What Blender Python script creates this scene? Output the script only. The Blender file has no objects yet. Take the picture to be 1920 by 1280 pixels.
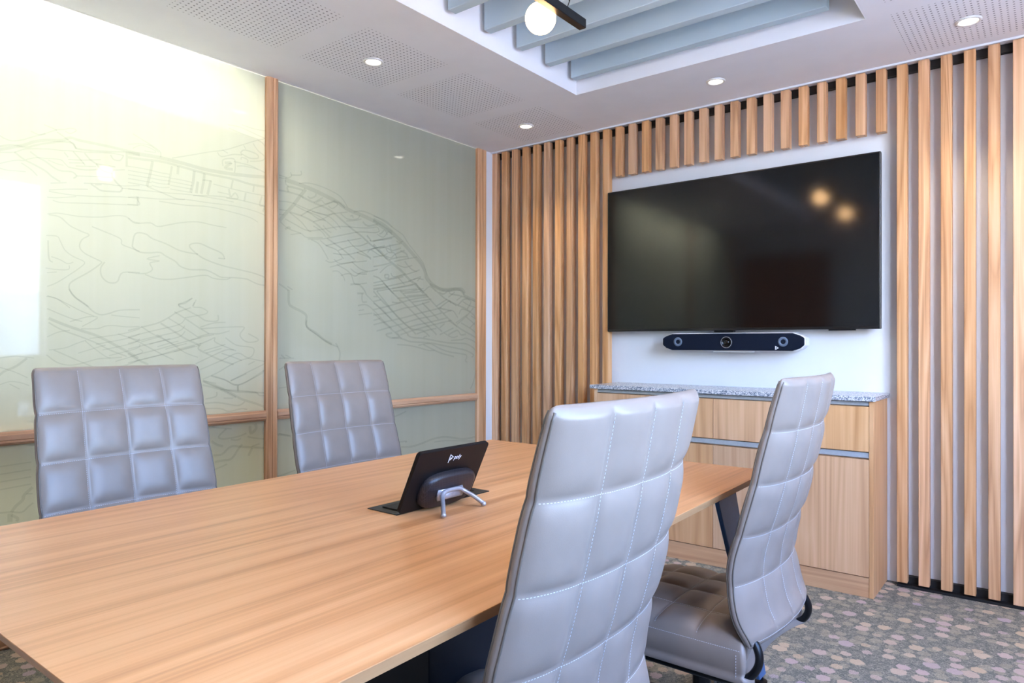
import bpy, bmesh, math, random
from mathutils import Vector, Matrix
random.seed(7)
SC = bpy.context.scene
COL = SC.collection
PI = math.pi

# ------------------------------------------------------------------ helpers
def lin(c):
    c = c / 255.0
    return c / 12.92 if c <= 0.04045 else ((c + 0.055) / 1.055) ** 2.4

def rgb(r, g, b):
    return (lin(r), lin(g), lin(b), 1.0)

def tag(o, label=None, cat=None, group=None, kind=None):
    if label: o['label'] = label
    if cat: o['category'] = cat
    if group: o['group'] = group
    if kind: o['kind'] = kind
    return o

def empty(name, loc=(0, 0, 0), rz=0.0, parent=None):
    o = bpy.data.objects.new(name, None)
    o.empty_display_size = 0.1
    o.location = loc
    o.rotation_euler = (0, 0, rz)
    COL.objects.link(o)
    if parent: o.parent = parent
    return o

class MB:
    """collects geometry for ONE mesh object"""
    def __init__(self):
        self.v = []; self.f = []
    def add(self, vs, fs):
        b = len(self.v)
        self.v += [tuple(v) for v in vs]
        self.f += [tuple(i + b for i in f) for f in fs]
        return self
    def box(self, x0, x1, y0, y1, z0, z1):
        vs = [(x0, y0, z0), (x1, y0, z0), (x1, y1, z0), (x0, y1, z0), (x0, y0, z1), (x1, y0, z1), (x1, y1, z1), (x0, y1, z1)]
        return self.add(vs, [(0, 3, 2, 1), (4, 5, 6, 7), (0, 1, 5, 4), (1, 2, 6, 5), (2, 3, 7, 6), (3, 0, 4, 7)])
    def hexa(self, bottom, top):
        return self.add(list(bottom) + list(top), [(0, 3, 2, 1), (4, 5, 6, 7), (0, 1, 5, 4), (1, 2, 6, 5), (2, 3, 7, 6), (3, 0, 4, 7)])
    def prism(self, pts, axis, a, b):
        """polygon pts (2D) extruded along axis from a to b"""
        n = len(pts)
        def P(p, h):
            if axis == 'x': return (h, p[0], p[1])
            if axis == 'y': return (p[0], h, p[1])
            return (p[0], p[1], h)
        vs = [P(p, a) for p in pts] + [P(p, b) for p in pts]
        fs = [tuple(range(n))[::-1], tuple(range(n, 2 * n))]
        fs += [(i, (i + 1) % n, n + (i + 1) % n, n + i) for i in range(n)]
        return self.add(vs, fs)
    def lathe(self, prof, n=32, c=(0, 0, 0), axis='z', closed=False):
        """prof list of (r, h)"""
        vs = []
        for r, h in prof:
            for i in range(n):
                a = 2 * PI * i / n
                p = (r * math.cos(a), r * math.sin(a), h)
                if axis == 'x': p = (p[2], p[0], p[1])
                if axis == 'y': p = (p[0], -p[2], p[1])
                vs.append((p[0] + c[0], p[1] + c[1], p[2] + c[2]))
        fs = []
        m = len(prof)
        for j in range(m - 1 if not closed else m):
            for i in range(n):
                a = j * n + i; b = j * n + (i + 1) % n
                k = ((j + 1) % m) * n
                fs.append((a, b, k + (i + 1) % n, k + i))
        if not closed:
            fs.append(tuple(range(n))[::-1]); fs.append(tuple(range((m - 1) * n, m * n)))
        return self.add(vs, fs)
    def tube(self, path, r, n=12, ry=None, up=(0, 0, 1)):
        """tube along a path; r half width, ry half height (flat tube)"""
        pts = [Vector(p) for p in path]
        rings = []
        for i, p in enumerate(pts):
            d = (pts[min(i + 1, len(pts) - 1)] - pts[max(i - 1, 0)]).normalized()
            u = Vector(up)
            s = d.cross(u)
            if s.length < 1e-4: s = d.cross(Vector((1, 0, 0)))
            s.normalize(); t = s.cross(d).normalized()
            rr = r[i] if isinstance(r, (list, tuple)) else r
            r2 = rr if ry is None else ry
            rings.append([p + s * (math.cos(2 * PI * k / n) * rr) + t * (math.sin(2 * PI * k / n) * r2) for k in range(n)])
        vs = [tuple(v) for ring in rings for v in ring]
        fs = []
        for j in range(len(rings) - 1):
            for k in range(n):
                fs.append((j * n + k, j * n + (k + 1) % n, (j + 1) * n + (k + 1) % n, (j + 1) * n + k))
        fs.append(tuple(range(n))[::-1]); fs.append(tuple(range((len(rings) - 1) * n, len(rings) * n)))
        return self.add(vs, fs)
    def build(self, name, mat, parent=None, bevel=0.0, seg=2, smooth=False, loc=None, auto=None):
        me = bpy.data.meshes.new(name)
        me.from_pydata(self.v, [], self.f)
        bm = bmesh.new(); bm.from_mesh(me)
        bmesh.ops.recalc_face_normals(bm, faces=bm.faces)
        bm.to_mesh(me); bm.free()
        if mat: me.materials.append(mat)
        if smooth or auto:
            me.polygons.foreach_set('use_smooth', [True] * len(me.polygons))
        if auto:
            me.set_sharp_from_angle(angle=math.radians(auto))
        me.update()
        o = bpy.data.objects.new(name, me)
        COL.objects.link(o)
        if parent: o.parent = parent
        if loc: o.location = loc
        if bevel:
            m = o.modifiers.new('bevel', 'BEVEL'); m.width = bevel; m.segments = seg; m.limit_method = 'ANGLE'
            m.harden_normals = False
        return o

def copy_tree(o, parent=None):
    c = o.copy(); COL.objects.link(c)
    if parent: c.parent = parent
    for ch in [x for x in bpy.data.objects if x.parent == o]:
        copy_tree(ch, c)
    return c

# ------------------------------------------------------------------ materials
def newmat(name):
    m = bpy.data.materials.new(name); m.use_nodes = True
    nt = m.node_tree
    for n in list(nt.nodes): nt.nodes.remove(n)
    out = nt.nodes.new('ShaderNodeOutputMaterial')
    return m, nt, out

def N(nt, t, **kw):
    n = nt.nodes.new(t)
    for k, v in kw.items():
        if k in n.inputs.keys() if isinstance(k, str) else False: n.inputs[k].default_value = v
        else: setattr(n, k, v)
    return n

def pb(nt, out, base=(0.8, 0.8, 0.8, 1), rough=0.5, metal=0.0, spec=0.5, coat=0.0):
    b = nt.nodes.new('ShaderNodeBsdfPrincipled')
    b.inputs['Base Color'].default_value = base
    b.inputs['Roughness'].default_value = rough
    b.inputs['Metallic'].default_value = metal
    b.inputs['Specular IOR Level'].default_value = spec
    b.inputs['Coat Weight'].default_value = coat
    nt.links.new(b.outputs[0], out.inputs[0])
    return b

def math_(nt, op, a, b=None, c=None):
    n = nt.nodes.new('ShaderNodeMath'); n.operation = op
    for i, x in enumerate((a, b, c)):
        if x is None: continue
        if isinstance(x, (int, float)): n.inputs[i].default_value = x
        else: nt.links.new(x, n.inputs[i])
    return n.outputs[0]

def mixc(nt, fac, a, b, mode='MIX'):
    n = nt.nodes.new('ShaderNodeMix'); n.data_type = 'RGBA'; n.blend_type = mode
    for s, x in ((n.inputs[0], fac), (n.inputs[6], a), (n.inputs[7], b)):
        if isinstance(x, (int, float)): s.default_value = x
        elif isinstance(x, tuple): s.default_value = x
        else: nt.links.new(x, s)
    return n.outputs[2]

def ramp(nt, fac, stops):
    n = nt.nodes.new('ShaderNodeValToRGB')
    e = n.color_ramp.elements
    while len(e) < len(stops): e.new(0.5)
    for i, (p, c) in enumerate(stops):
        e[i].position = p; e[i].color = c if len(c) == 4 else (*c, 1)
    nt.links.new(fac, n.inputs[0])
    return n.outputs[0]

def coords(nt, scale=(1, 1, 1), rand=0.0, kind='Object'):
    tc = nt.nodes.new('ShaderNodeTexCoord')
    v = tc.outputs[kind]
    if rand:
        oi = nt.nodes.new('ShaderNodeObjectInfo')
        cx = nt.nodes.new('ShaderNodeCombineXYZ')
        r = math_(nt, 'MULTIPLY', oi.outputs['Random'], rand)
        for i in range(3): nt.links.new(r, cx.inputs[i])
        va = nt.nodes.new('ShaderNodeVectorMath'); va.operation = 'ADD'
        nt.links.new(v, va.inputs[0]); nt.links.new(cx.outputs[0], va.inputs[1]); v = va.outputs[0]
    mp = nt.nodes.new('ShaderNodeMapping'); mp.inputs['Scale'].default_value = scale
    nt.links.new(v, mp.inputs['Vector'])
    return mp.outputs[0]

def noise(nt, vec, scale, detail=4, rough=0.55, dist=0.0):
    n = nt.nodes.new('ShaderNodeTexNoise')
    n.inputs['Scale'].default_value = scale; n.inputs['Detail'].default_value = detail
    n.inputs['Roughness'].default_value = rough; n.inputs['Distortion'].default_value = dist
    nt.links.new(vec, n.inputs['Vector'])
    return n.outputs['Fac']

def bump(nt, b, h, strength=0.2, dist=0.002):
    n = nt.nodes.new('ShaderNodeBump'); n.inputs['Strength'].default_value = strength; n.inputs['Distance'].default_value = dist
    nt.links.new(h, n.inputs['Height']); nt.links.new(n.outputs[0], b.inputs['Normal'])

def plain(name, col, rough=0.5, metal=0.0, spec=0.5, nscale=60, namp=0.06, coat=0.0):
    m, nt, out = newmat(name)
    b = pb(nt, out, col, rough, metal, spec, coat)
    v = coords(nt)
    f = noise(nt, v, nscale, 3)
    d = tuple(c * (1 - namp) for c in col[:3]) + (1,)
    u = tuple(min(1, c * (1 + namp)) for c in col[:3]) + (1,)
    nt.links.new(ramp(nt, f, [(0.3, d), (0.7, u)]), b.inputs['Base Color'])
    return m

def wood(name, light, mid, dark, grain='z', across=26.0, rough=0.45, rand=30.0, contrast=1.0, cath=0.5, spec=0.4):
    """oak-like timber, growth lines running along the grain axis"""
    m, nt, out = newmat(name)
    b = pb(nt, out, mid, rough, 0, spec)
    sc = {'x': (0.05, 1, 1), 'y': (1, 0.05, 1), 'z': (1, 1, 0.05)}[grain]
    sc2 = {'x': (0.012, 1, 1), 'y': (1, 0.012, 1), 'z': (1, 1, 0.012)}[grain]
    v = coords(nt, sc, rand)
    v2 = coords(nt, sc2, rand)
    # broad figure, then rings from the broad figure (cathedral lines), then fine fibre
    broad = noise(nt, v, across * 0.35, 2, 0.5, 0.4)
    rings = math_(nt, 'FRACT', math_(nt, 'MULTIPLY', broad, 9.0))
    rings = math_(nt, 'ABSOLUTE', math_(nt, 'SUBTRACT', rings, 0.5))
    rings = math_(nt, 'MULTIPLY', rings, 2.0)
    streak = noise(nt, v2, across * 2.2, 5, 0.65, 0.1)
    fibre = noise(nt, v2, across * 9.0, 4, 0.6)
    f = math_(nt, 'MULTIPLY', rings, 0.42 * cath)
    f = math_(nt, 'ADD', f, math_(nt, 'MULTIPLY', streak, 0.75))
    f = math_(nt, 'ADD', f, math_(nt, 'MULTIPLY', fibre, 0.45))
    f = math_(nt, 'SUBTRACT', f, 0.60 + 0.21 * cath)
    f = math_(nt, 'MULTIPLY_ADD', f, 1.9 * contrast, 0.5)
    col = ramp(nt, f, [(0.0, dark), (0.45, mid), (1.0, light)])
    if rand:
        oi = nt.nodes.new('ShaderNodeObjectInfo')
        r = math_(nt, 'MULTIPLY_ADD', oi.outputs['Random'], 0.22, 0.88)
        hs = nt.nodes.new('ShaderNodeHueSaturation')
        nt.links.new(r, hs.inputs['Value']); nt.links.new(col, hs.inputs['Color'])
        rr = math_(nt, 'FRACT', math_(nt, 'MULTIPLY', oi.outputs['Random'], 7.31))
        nt.links.new(math_(nt, 'MULTIPLY_ADD', rr, 0.2, 0.88), hs.inputs['Saturation'])
        col = hs.outputs[0]
    nt.links.new(col, b.inputs['Base Color'])
    bump(nt, b, math_(nt, 'ADD', fibre, streak), 0.12, 0.0006)
    return m

OAK = wood('oak_slat', rgb(230, 184, 140), rgb(210, 160, 114), rgb(178, 128, 86), 'z', 24, 0.42, 30, 1.0, 0.8)
OAK_H = wood('oak_rail', rgb(222, 178, 138), rgb(200, 152, 112), rgb(164, 116, 80), 'y', 24, 0.42, 30, 0.9, 0.5)
CABW = wood('oak_veneer', rgb(222, 180, 138), rgb(206, 160, 117), rgb(180, 133, 92), 'z', 16, 0.42, 20, 0.8, 0.7)
CABH = wood('oak_veneer_plinth', rgb(212, 172, 134), rgb(192, 150, 114), rgb(168, 126, 92), 'x', 14, 0.42, 20, 0.7, 0.6)
TABW = wood('walnut_laminate', rgb(236, 182, 130), rgb(216, 156, 104), rgb(178, 120, 74), 'y', 13, 0.34, 0, 0.85, 0.5, 0.5)
EDGEW = wood('table_edge', rgb(220, 174, 126), rgb(198, 150, 104), rgb(170, 124, 82), 'y', 12, 0.4, 0, 0.6, 0.3)
DOORW = wood('door_veneer', rgb(176, 124, 84), rgb(146, 98, 62), rgb(110, 70, 42), 'z', 10, 0.4, 0, 0.9, 0.6)
WHITE = plain('wall_paint', rgb(226, 229, 233), 0.6, 0, 0.3, 8, 0.01)
CEILW = plain('coffer_paint', rgb(244, 244, 246), 0.65, 0, 0.3, 8, 0.01)
GREYW = plain('rear_wall_paint', rgb(196, 194, 190), 0.65, 0, 0.3, 8, 0.01)
BLACK = plain('black_batten', rgb(14, 14, 15), 0.6)
BLKPL = plain('black_plastic', rgb(9, 11, 15), 0.42, 0, 0.25)
BLKMT = plain('black_metal', rgb(16, 17, 20), 0.32, 0.3, 0.5)
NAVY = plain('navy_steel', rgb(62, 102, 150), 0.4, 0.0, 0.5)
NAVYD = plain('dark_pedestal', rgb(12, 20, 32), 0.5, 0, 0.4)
BEZEL = plain('tv_bezel', rgb(12, 12, 14), 0.3)
ALU = plain('aluminium_channel', rgb(176, 184, 192), 0.35, 0.35)
CHROME = plain('silver_paint', rgb(176, 180, 190), 0.3, 0.6)
RINGW = plain('downlight_trim', rgb(228, 226, 222), 0.4)
FELT = plain('baffle_felt', rgb(186, 204, 212), 0.95, 0, 0.1, 900, 0.08)
THREAD = plain('white_thread', rgb(208, 208, 214), 0.7)
PIPE = plain('piping_leather', rgb(104, 94, 84), 0.5)
LOGO = plain('white_print', rgb(225, 228, 232), 0.5)
RUBBER = plain('caster_rubber', rgb(26, 26, 28), 0.6)
LENSG = plain('lens_glass', rgb(8, 8, 10), 0.08, 0, 0.8)
SPKR = plain('speaker_ring', rgb(96, 112, 134), 0.5)
BARF = plain('bar_fabric', rgb(11, 21, 38), 0.85, 0, 0.2, 1600, 0.5)
WHTPL = plain('white_plastic', rgb(228, 230, 232), 0.4)
HATCH = plain('hatch_metal', rgb(28, 30, 30), 0.4, 0.2)

def leather():
    m, nt, out = newmat('taupe_leather')
    b = pb(nt, out, rgb(140, 127, 117), 0.38, 0, 0.5)
    v = coords(nt)
    f = noise(nt, v, 14, 3)
    nt.links.new(ramp(nt, f, [(0.3, rgb(137, 124, 114)), (0.7, rgb(143, 130, 120))]), b.inputs['Base Color'])
    vo = nt.nodes.new('ShaderNodeTexVoronoi'); vo.inputs['Scale'].default_value = 700
    nt.links.new(v, vo.inputs['Vector'])
    bump(nt, b, vo.outputs['Distance'], 0.08, 0.0006)
    return m
LEATHER = leather()

def granite():
    m, nt, out = newmat('speckled_granite')
    b = pb(nt, out, rgb(150, 155, 165), 0.25, 0, 0.5)
    v = coords(nt)
    vo = nt.nodes.new('ShaderNodeTexVoronoi'); vo.inputs['Scale'].default_value = 260
    nt.links.new(v, vo.inputs['Vector'])
    sep = nt.nodes.new('ShaderNodeSeparateColor'); nt.links.new(vo.outputs['Color'], sep.inputs[0])
    f = math_(nt, 'MULTIPLY_ADD', noise(nt, v, 120, 3), 0.5, math_(nt, 'MULTIPLY', sep.outputs[0], 0.6))
    nt.links.new(ramp(nt, f, [(0.15, rgb(62, 70, 90)), (0.42, rgb(128, 138, 152)), (0.6, rgb(188, 192, 198)), (0.8, rgb(226, 226, 228))]), b.inputs['Base Color'])
    return m
GRANITE = granite()

def carpet():
    m, nt, out = newmat('patterned_carpet')
    b = pb(nt, out, rgb(130, 130, 124), 0.95, 0, 0.1)
    v = coords(nt)
    # wobble the lookup so that the blots get ragged outlines
    nz = nt.nodes.new('ShaderNodeTexNoise'); nz.inputs['Scale'].default_value = 90; nz.inputs['Detail'].default_value = 4
    nt.links.new(v, nz.inputs['Vector'])
    vm = nt.nodes.new('ShaderNodeVectorMath'); vm.operation = 'MULTIPLY_ADD'
    nt.links.new(nz.outputs['Color'], vm.inputs[0]); vm.inputs[1].default_value = (0.022, 0.022, 0); nt.links.new(v, vm.inputs[2])
    fine = noise(nt, coords(nt, (1, 2.0, 1)), 230, 3, 0.8)
    med = noise(nt, coords(nt, (1, 1.6, 1)), 90, 4, 0.7)
    g = math_(nt, 'ADD', math_(nt, 'MULTIPLY', fine, 0.6), math_(nt, 'MULTIPLY', med, 0.4))
    ground = ramp(nt, g, [(0.36, rgb(62, 64, 64)), (0.5, rgb(122, 122, 114)), (0.62, rgb(190, 182, 164))])
    def blots(scale, offs, r0, r1, thr):
        mp = nt.nodes.new('ShaderNodeMapping'); mp.inputs['Location'].default_value = (offs, offs * 0.7, 0)
        nt.links.new(vm.outputs[0], mp.inputs['Vector'])
        vo = nt.nodes.new('ShaderNodeTexVoronoi'); vo.voronoi_dimensions = '2D'
        vo.inputs['Scale'].default_value = scale; vo.inputs['Randomness'].default_value = 0.62
        nt.links.new(mp.outputs[0], vo.inputs['Vector'])
        sep = nt.nodes.new('ShaderNodeSeparateColor'); nt.links.new(vo.outputs['Color'], sep.inputs[0])
        rad = math_(nt, 'MULTIPLY_ADD', sep.outputs[1], r1, r0)
        inside = math_(nt, 'LESS_THAN', vo.outputs['Distance'], rad)
        on = math_(nt, 'GREATER_THAN', sep.outputs[0], thr)
        return math_(nt, 'MULTIPLY', inside, on), sep, vo
    # rounded mottling, then faint beige blots, then the pale peach and mauve ones
    _, sp0, vo0 = blots(30, 3.1, 0.3, 0.1, 0.0)
    edge = math_(nt, 'GREATER_THAN', vo0.outputs['Distance'], 0.46)
    c = mixc(nt, math_(nt, 'MULTIPLY', edge, 0.35), ground, rgb(84, 88, 88))
    f1, s1, _v = blots(18, 1.7, 0.26, 0.16, 0.35)
    c = mixc(nt, math_(nt, 'MULTIPLY', f1, 0.28), c, rgb(196, 184, 156))
    f2, s2, _v = blots(15.5, 0.0, 0.24, 0.18, 0.40)
    soft = ramp(nt, s2.outputs[2], [(0.0, rgb(206, 182, 184)), (0.45, rgb(214, 192, 168)), (0.75, rgb(210, 186, 158)), (1.0, rgb(196, 178, 188))])
    soft = mixc(nt, 0.25, soft, ground, 'MULTIPLY')
    worn = math_(nt, 'GREATER_THAN', math_(nt, 'ADD', fine, math_(nt, 'MULTIPLY', s2.outputs[1], 0.28)), 0.50)
    keep = math_(nt, 'MULTIPLY', f2, math_(nt, 'MULTIPLY_ADD', worn, 0.55, 0.35))
    c = mixc(nt, keep, c, soft)
    nt.links.new(c, b.inputs['Base Color'])
    bump(nt, b, g, 0.6, 0.004)
    return m
CARPET = carpet()

def ceiling_mat():
    """painted plasterboard with square fields of small drilled holes"""
    m, nt, out = newmat('perforated_plasterboard')
    b = pb(nt, out, rgb(238, 238, 242), 0.7, 0, 0.3)
    geo = nt.nodes.new('ShaderNodeNewGeometry')
    sp = nt.nodes.new('ShaderNodeSeparateXYZ'); nt.links.new(geo.outputs['Position'], sp.inputs[0])
    X, Y = sp.outputs[0], sp.outputs[1]
    def field(v, c, half):
        return math_(nt, 'LESS_THAN', math_(nt, 'ABSOLUTE', math_(nt, 'SUBTRACT', v, c)), half)
    P, H = 0.0214, 0.2354
    mx = math_(nt, 'ADD', field(X, 0.56, H), field(X, 2.738, H))
    yy = math_(nt, 'SUBTRACT', math_(nt, 'MODULO', math_(nt, 'ADD', Y, 0.39 + 0.2975 + 5.95), 0.595), 0.2975)
    my = math_(nt, 'LESS_THAN', math_(nt, 'ABSOLUTE', yy), H)
    fy = math_(nt, 'SUBTRACT', math_(nt, 'FRACT', math_(nt, 'ADD', math_(nt, 'DIVIDE', yy, P), 30.5)), 0.5)
    def fr(c): return math_(nt, 'SUBTRACT', math_(nt, 'FRACT', math_(nt, 'ADD', math_(nt, 'DIVIDE', math_(nt, 'SUBTRACT', X, c), P), 30.5)), 0.5)
    left = math_(nt, 'LESS_THAN', X, 1.6)
    fx = math_(nt, 'ADD', math_(nt, 'MULTIPLY', fr(0.56), left), math_(nt, 'MULTIPLY', fr(2.738), math_(nt, 'SUBTRACT', 1.0, left)))
    d = math_(nt, 'SQRT', math_(nt, 'ADD', math_(nt, 'MULTIPLY', fx, fx), math_(nt, 'MULTIPLY', fy, fy)))
    hole = math_(nt, 'MULTIPLY', math_(nt, 'MULTIPLY', math_(nt, 'LESS_THAN', d, 0.175), mx), my)
    base = ramp(nt, noise(nt, coords(nt), 5, 2), [(0.3, rgb(236, 236, 240)), (0.7, rgb(240, 240, 244))])
    nt.links.new(mixc(nt, hole, base, rgb(146, 146, 152)), b.inputs['Base Color'])
    return m
CEIL = ceiling_mat()

def film_glass():
    """satin back-lit film on clear glass: lets light through diffusely, mirrors the room faintly"""
    m, nt, out = newmat('satin_film_glass')
    tr = nt.nodes.new('ShaderNodeBsdfTranslucent'); tr.inputs[0].default_value = (0.86, 0.90, 0.70, 1)
    di = nt.nodes.new('ShaderNodeBsdfDiffuse'); di.inputs[0].default_value = rgb(160, 168, 164)
    v = coords(nt, (1, 1, 0.03))
    f = noise(nt, v, 18, 3, 0.6)
    nt.links.new(ramp(nt, f, [(0.3, (0.88, 0.89, 0.76, 1)), (0.7, (0.93, 0.94, 0.83, 1))]), tr.inputs[0])
    mx = nt.nodes.new('ShaderNodeMixShader'); mx.inputs[0].default_value = 0.5
    nt.links.new(di.outputs[0], mx.inputs[1]); nt.links.new(tr.outputs[0], mx.inputs[2])
    gl = nt.nodes.new('ShaderNodeBsdfGlossy'); gl.inputs['Roughness'].default_value = 0.03
    fr = nt.nodes.new('ShaderNodeFresnel'); fr.inputs[0].default_value = 1.5
    m2 = nt.nodes.new('ShaderNodeMixShader')
    nt.links.new(fr.outputs[0], m2.inputs[0]); nt.links.new(mx.outputs[0], m2.inputs[1]); nt.links.new(gl.outputs[0], m2.inputs[2])
    nt.links.new(m2.outputs[0], out.inputs[0])
    return m
FILM = film_glass()

def map_ink():
    m, nt, out = newmat('printed_map_ink')
    t = nt.nodes.new('ShaderNodeBsdfTransparent')
    v = coords(nt)
    nt.links.new(ramp(nt, noise(nt, v, 6, 2), [(0.3, (0.845, 0.86, 0.86, 1)), (0.7, (0.88, 0.895, 0.89, 1))]), t.inputs[0])
    nt.links.new(t.outputs[0], out.inputs[0])
    return m
INK = map_ink()

def emis(name, col, s):
    m, nt, out = newmat(name)
    e = nt.nodes.new('ShaderNodeEmission'); e.inputs[0].default_value = col; e.inputs[1].default_value = s
    nt.links.new(e.outputs[0], out.inputs[0])
    return m
GLOBE = emis('opal_globe', (1.0, 0.60, 0.29, 1), 30.0)
LED = emis('downlight_lens', (1.0, 0.93, 0.80, 1), 9.0)

def tv_screen():
    m, nt, out = newmat('switched_off_screen')
    b = pb(nt, out, rgb(9, 9, 11), 0.095, 0, 0.5)
    v = coords(nt)
    nt.links.new(ramp(nt, noise(nt, v, 3, 2), [(0.3, rgb(8, 8, 10)), (0.7, rgb(10, 10, 12))]), b.inputs['Base Color'])
    return m
SCREEN = tv_screen()

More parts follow.
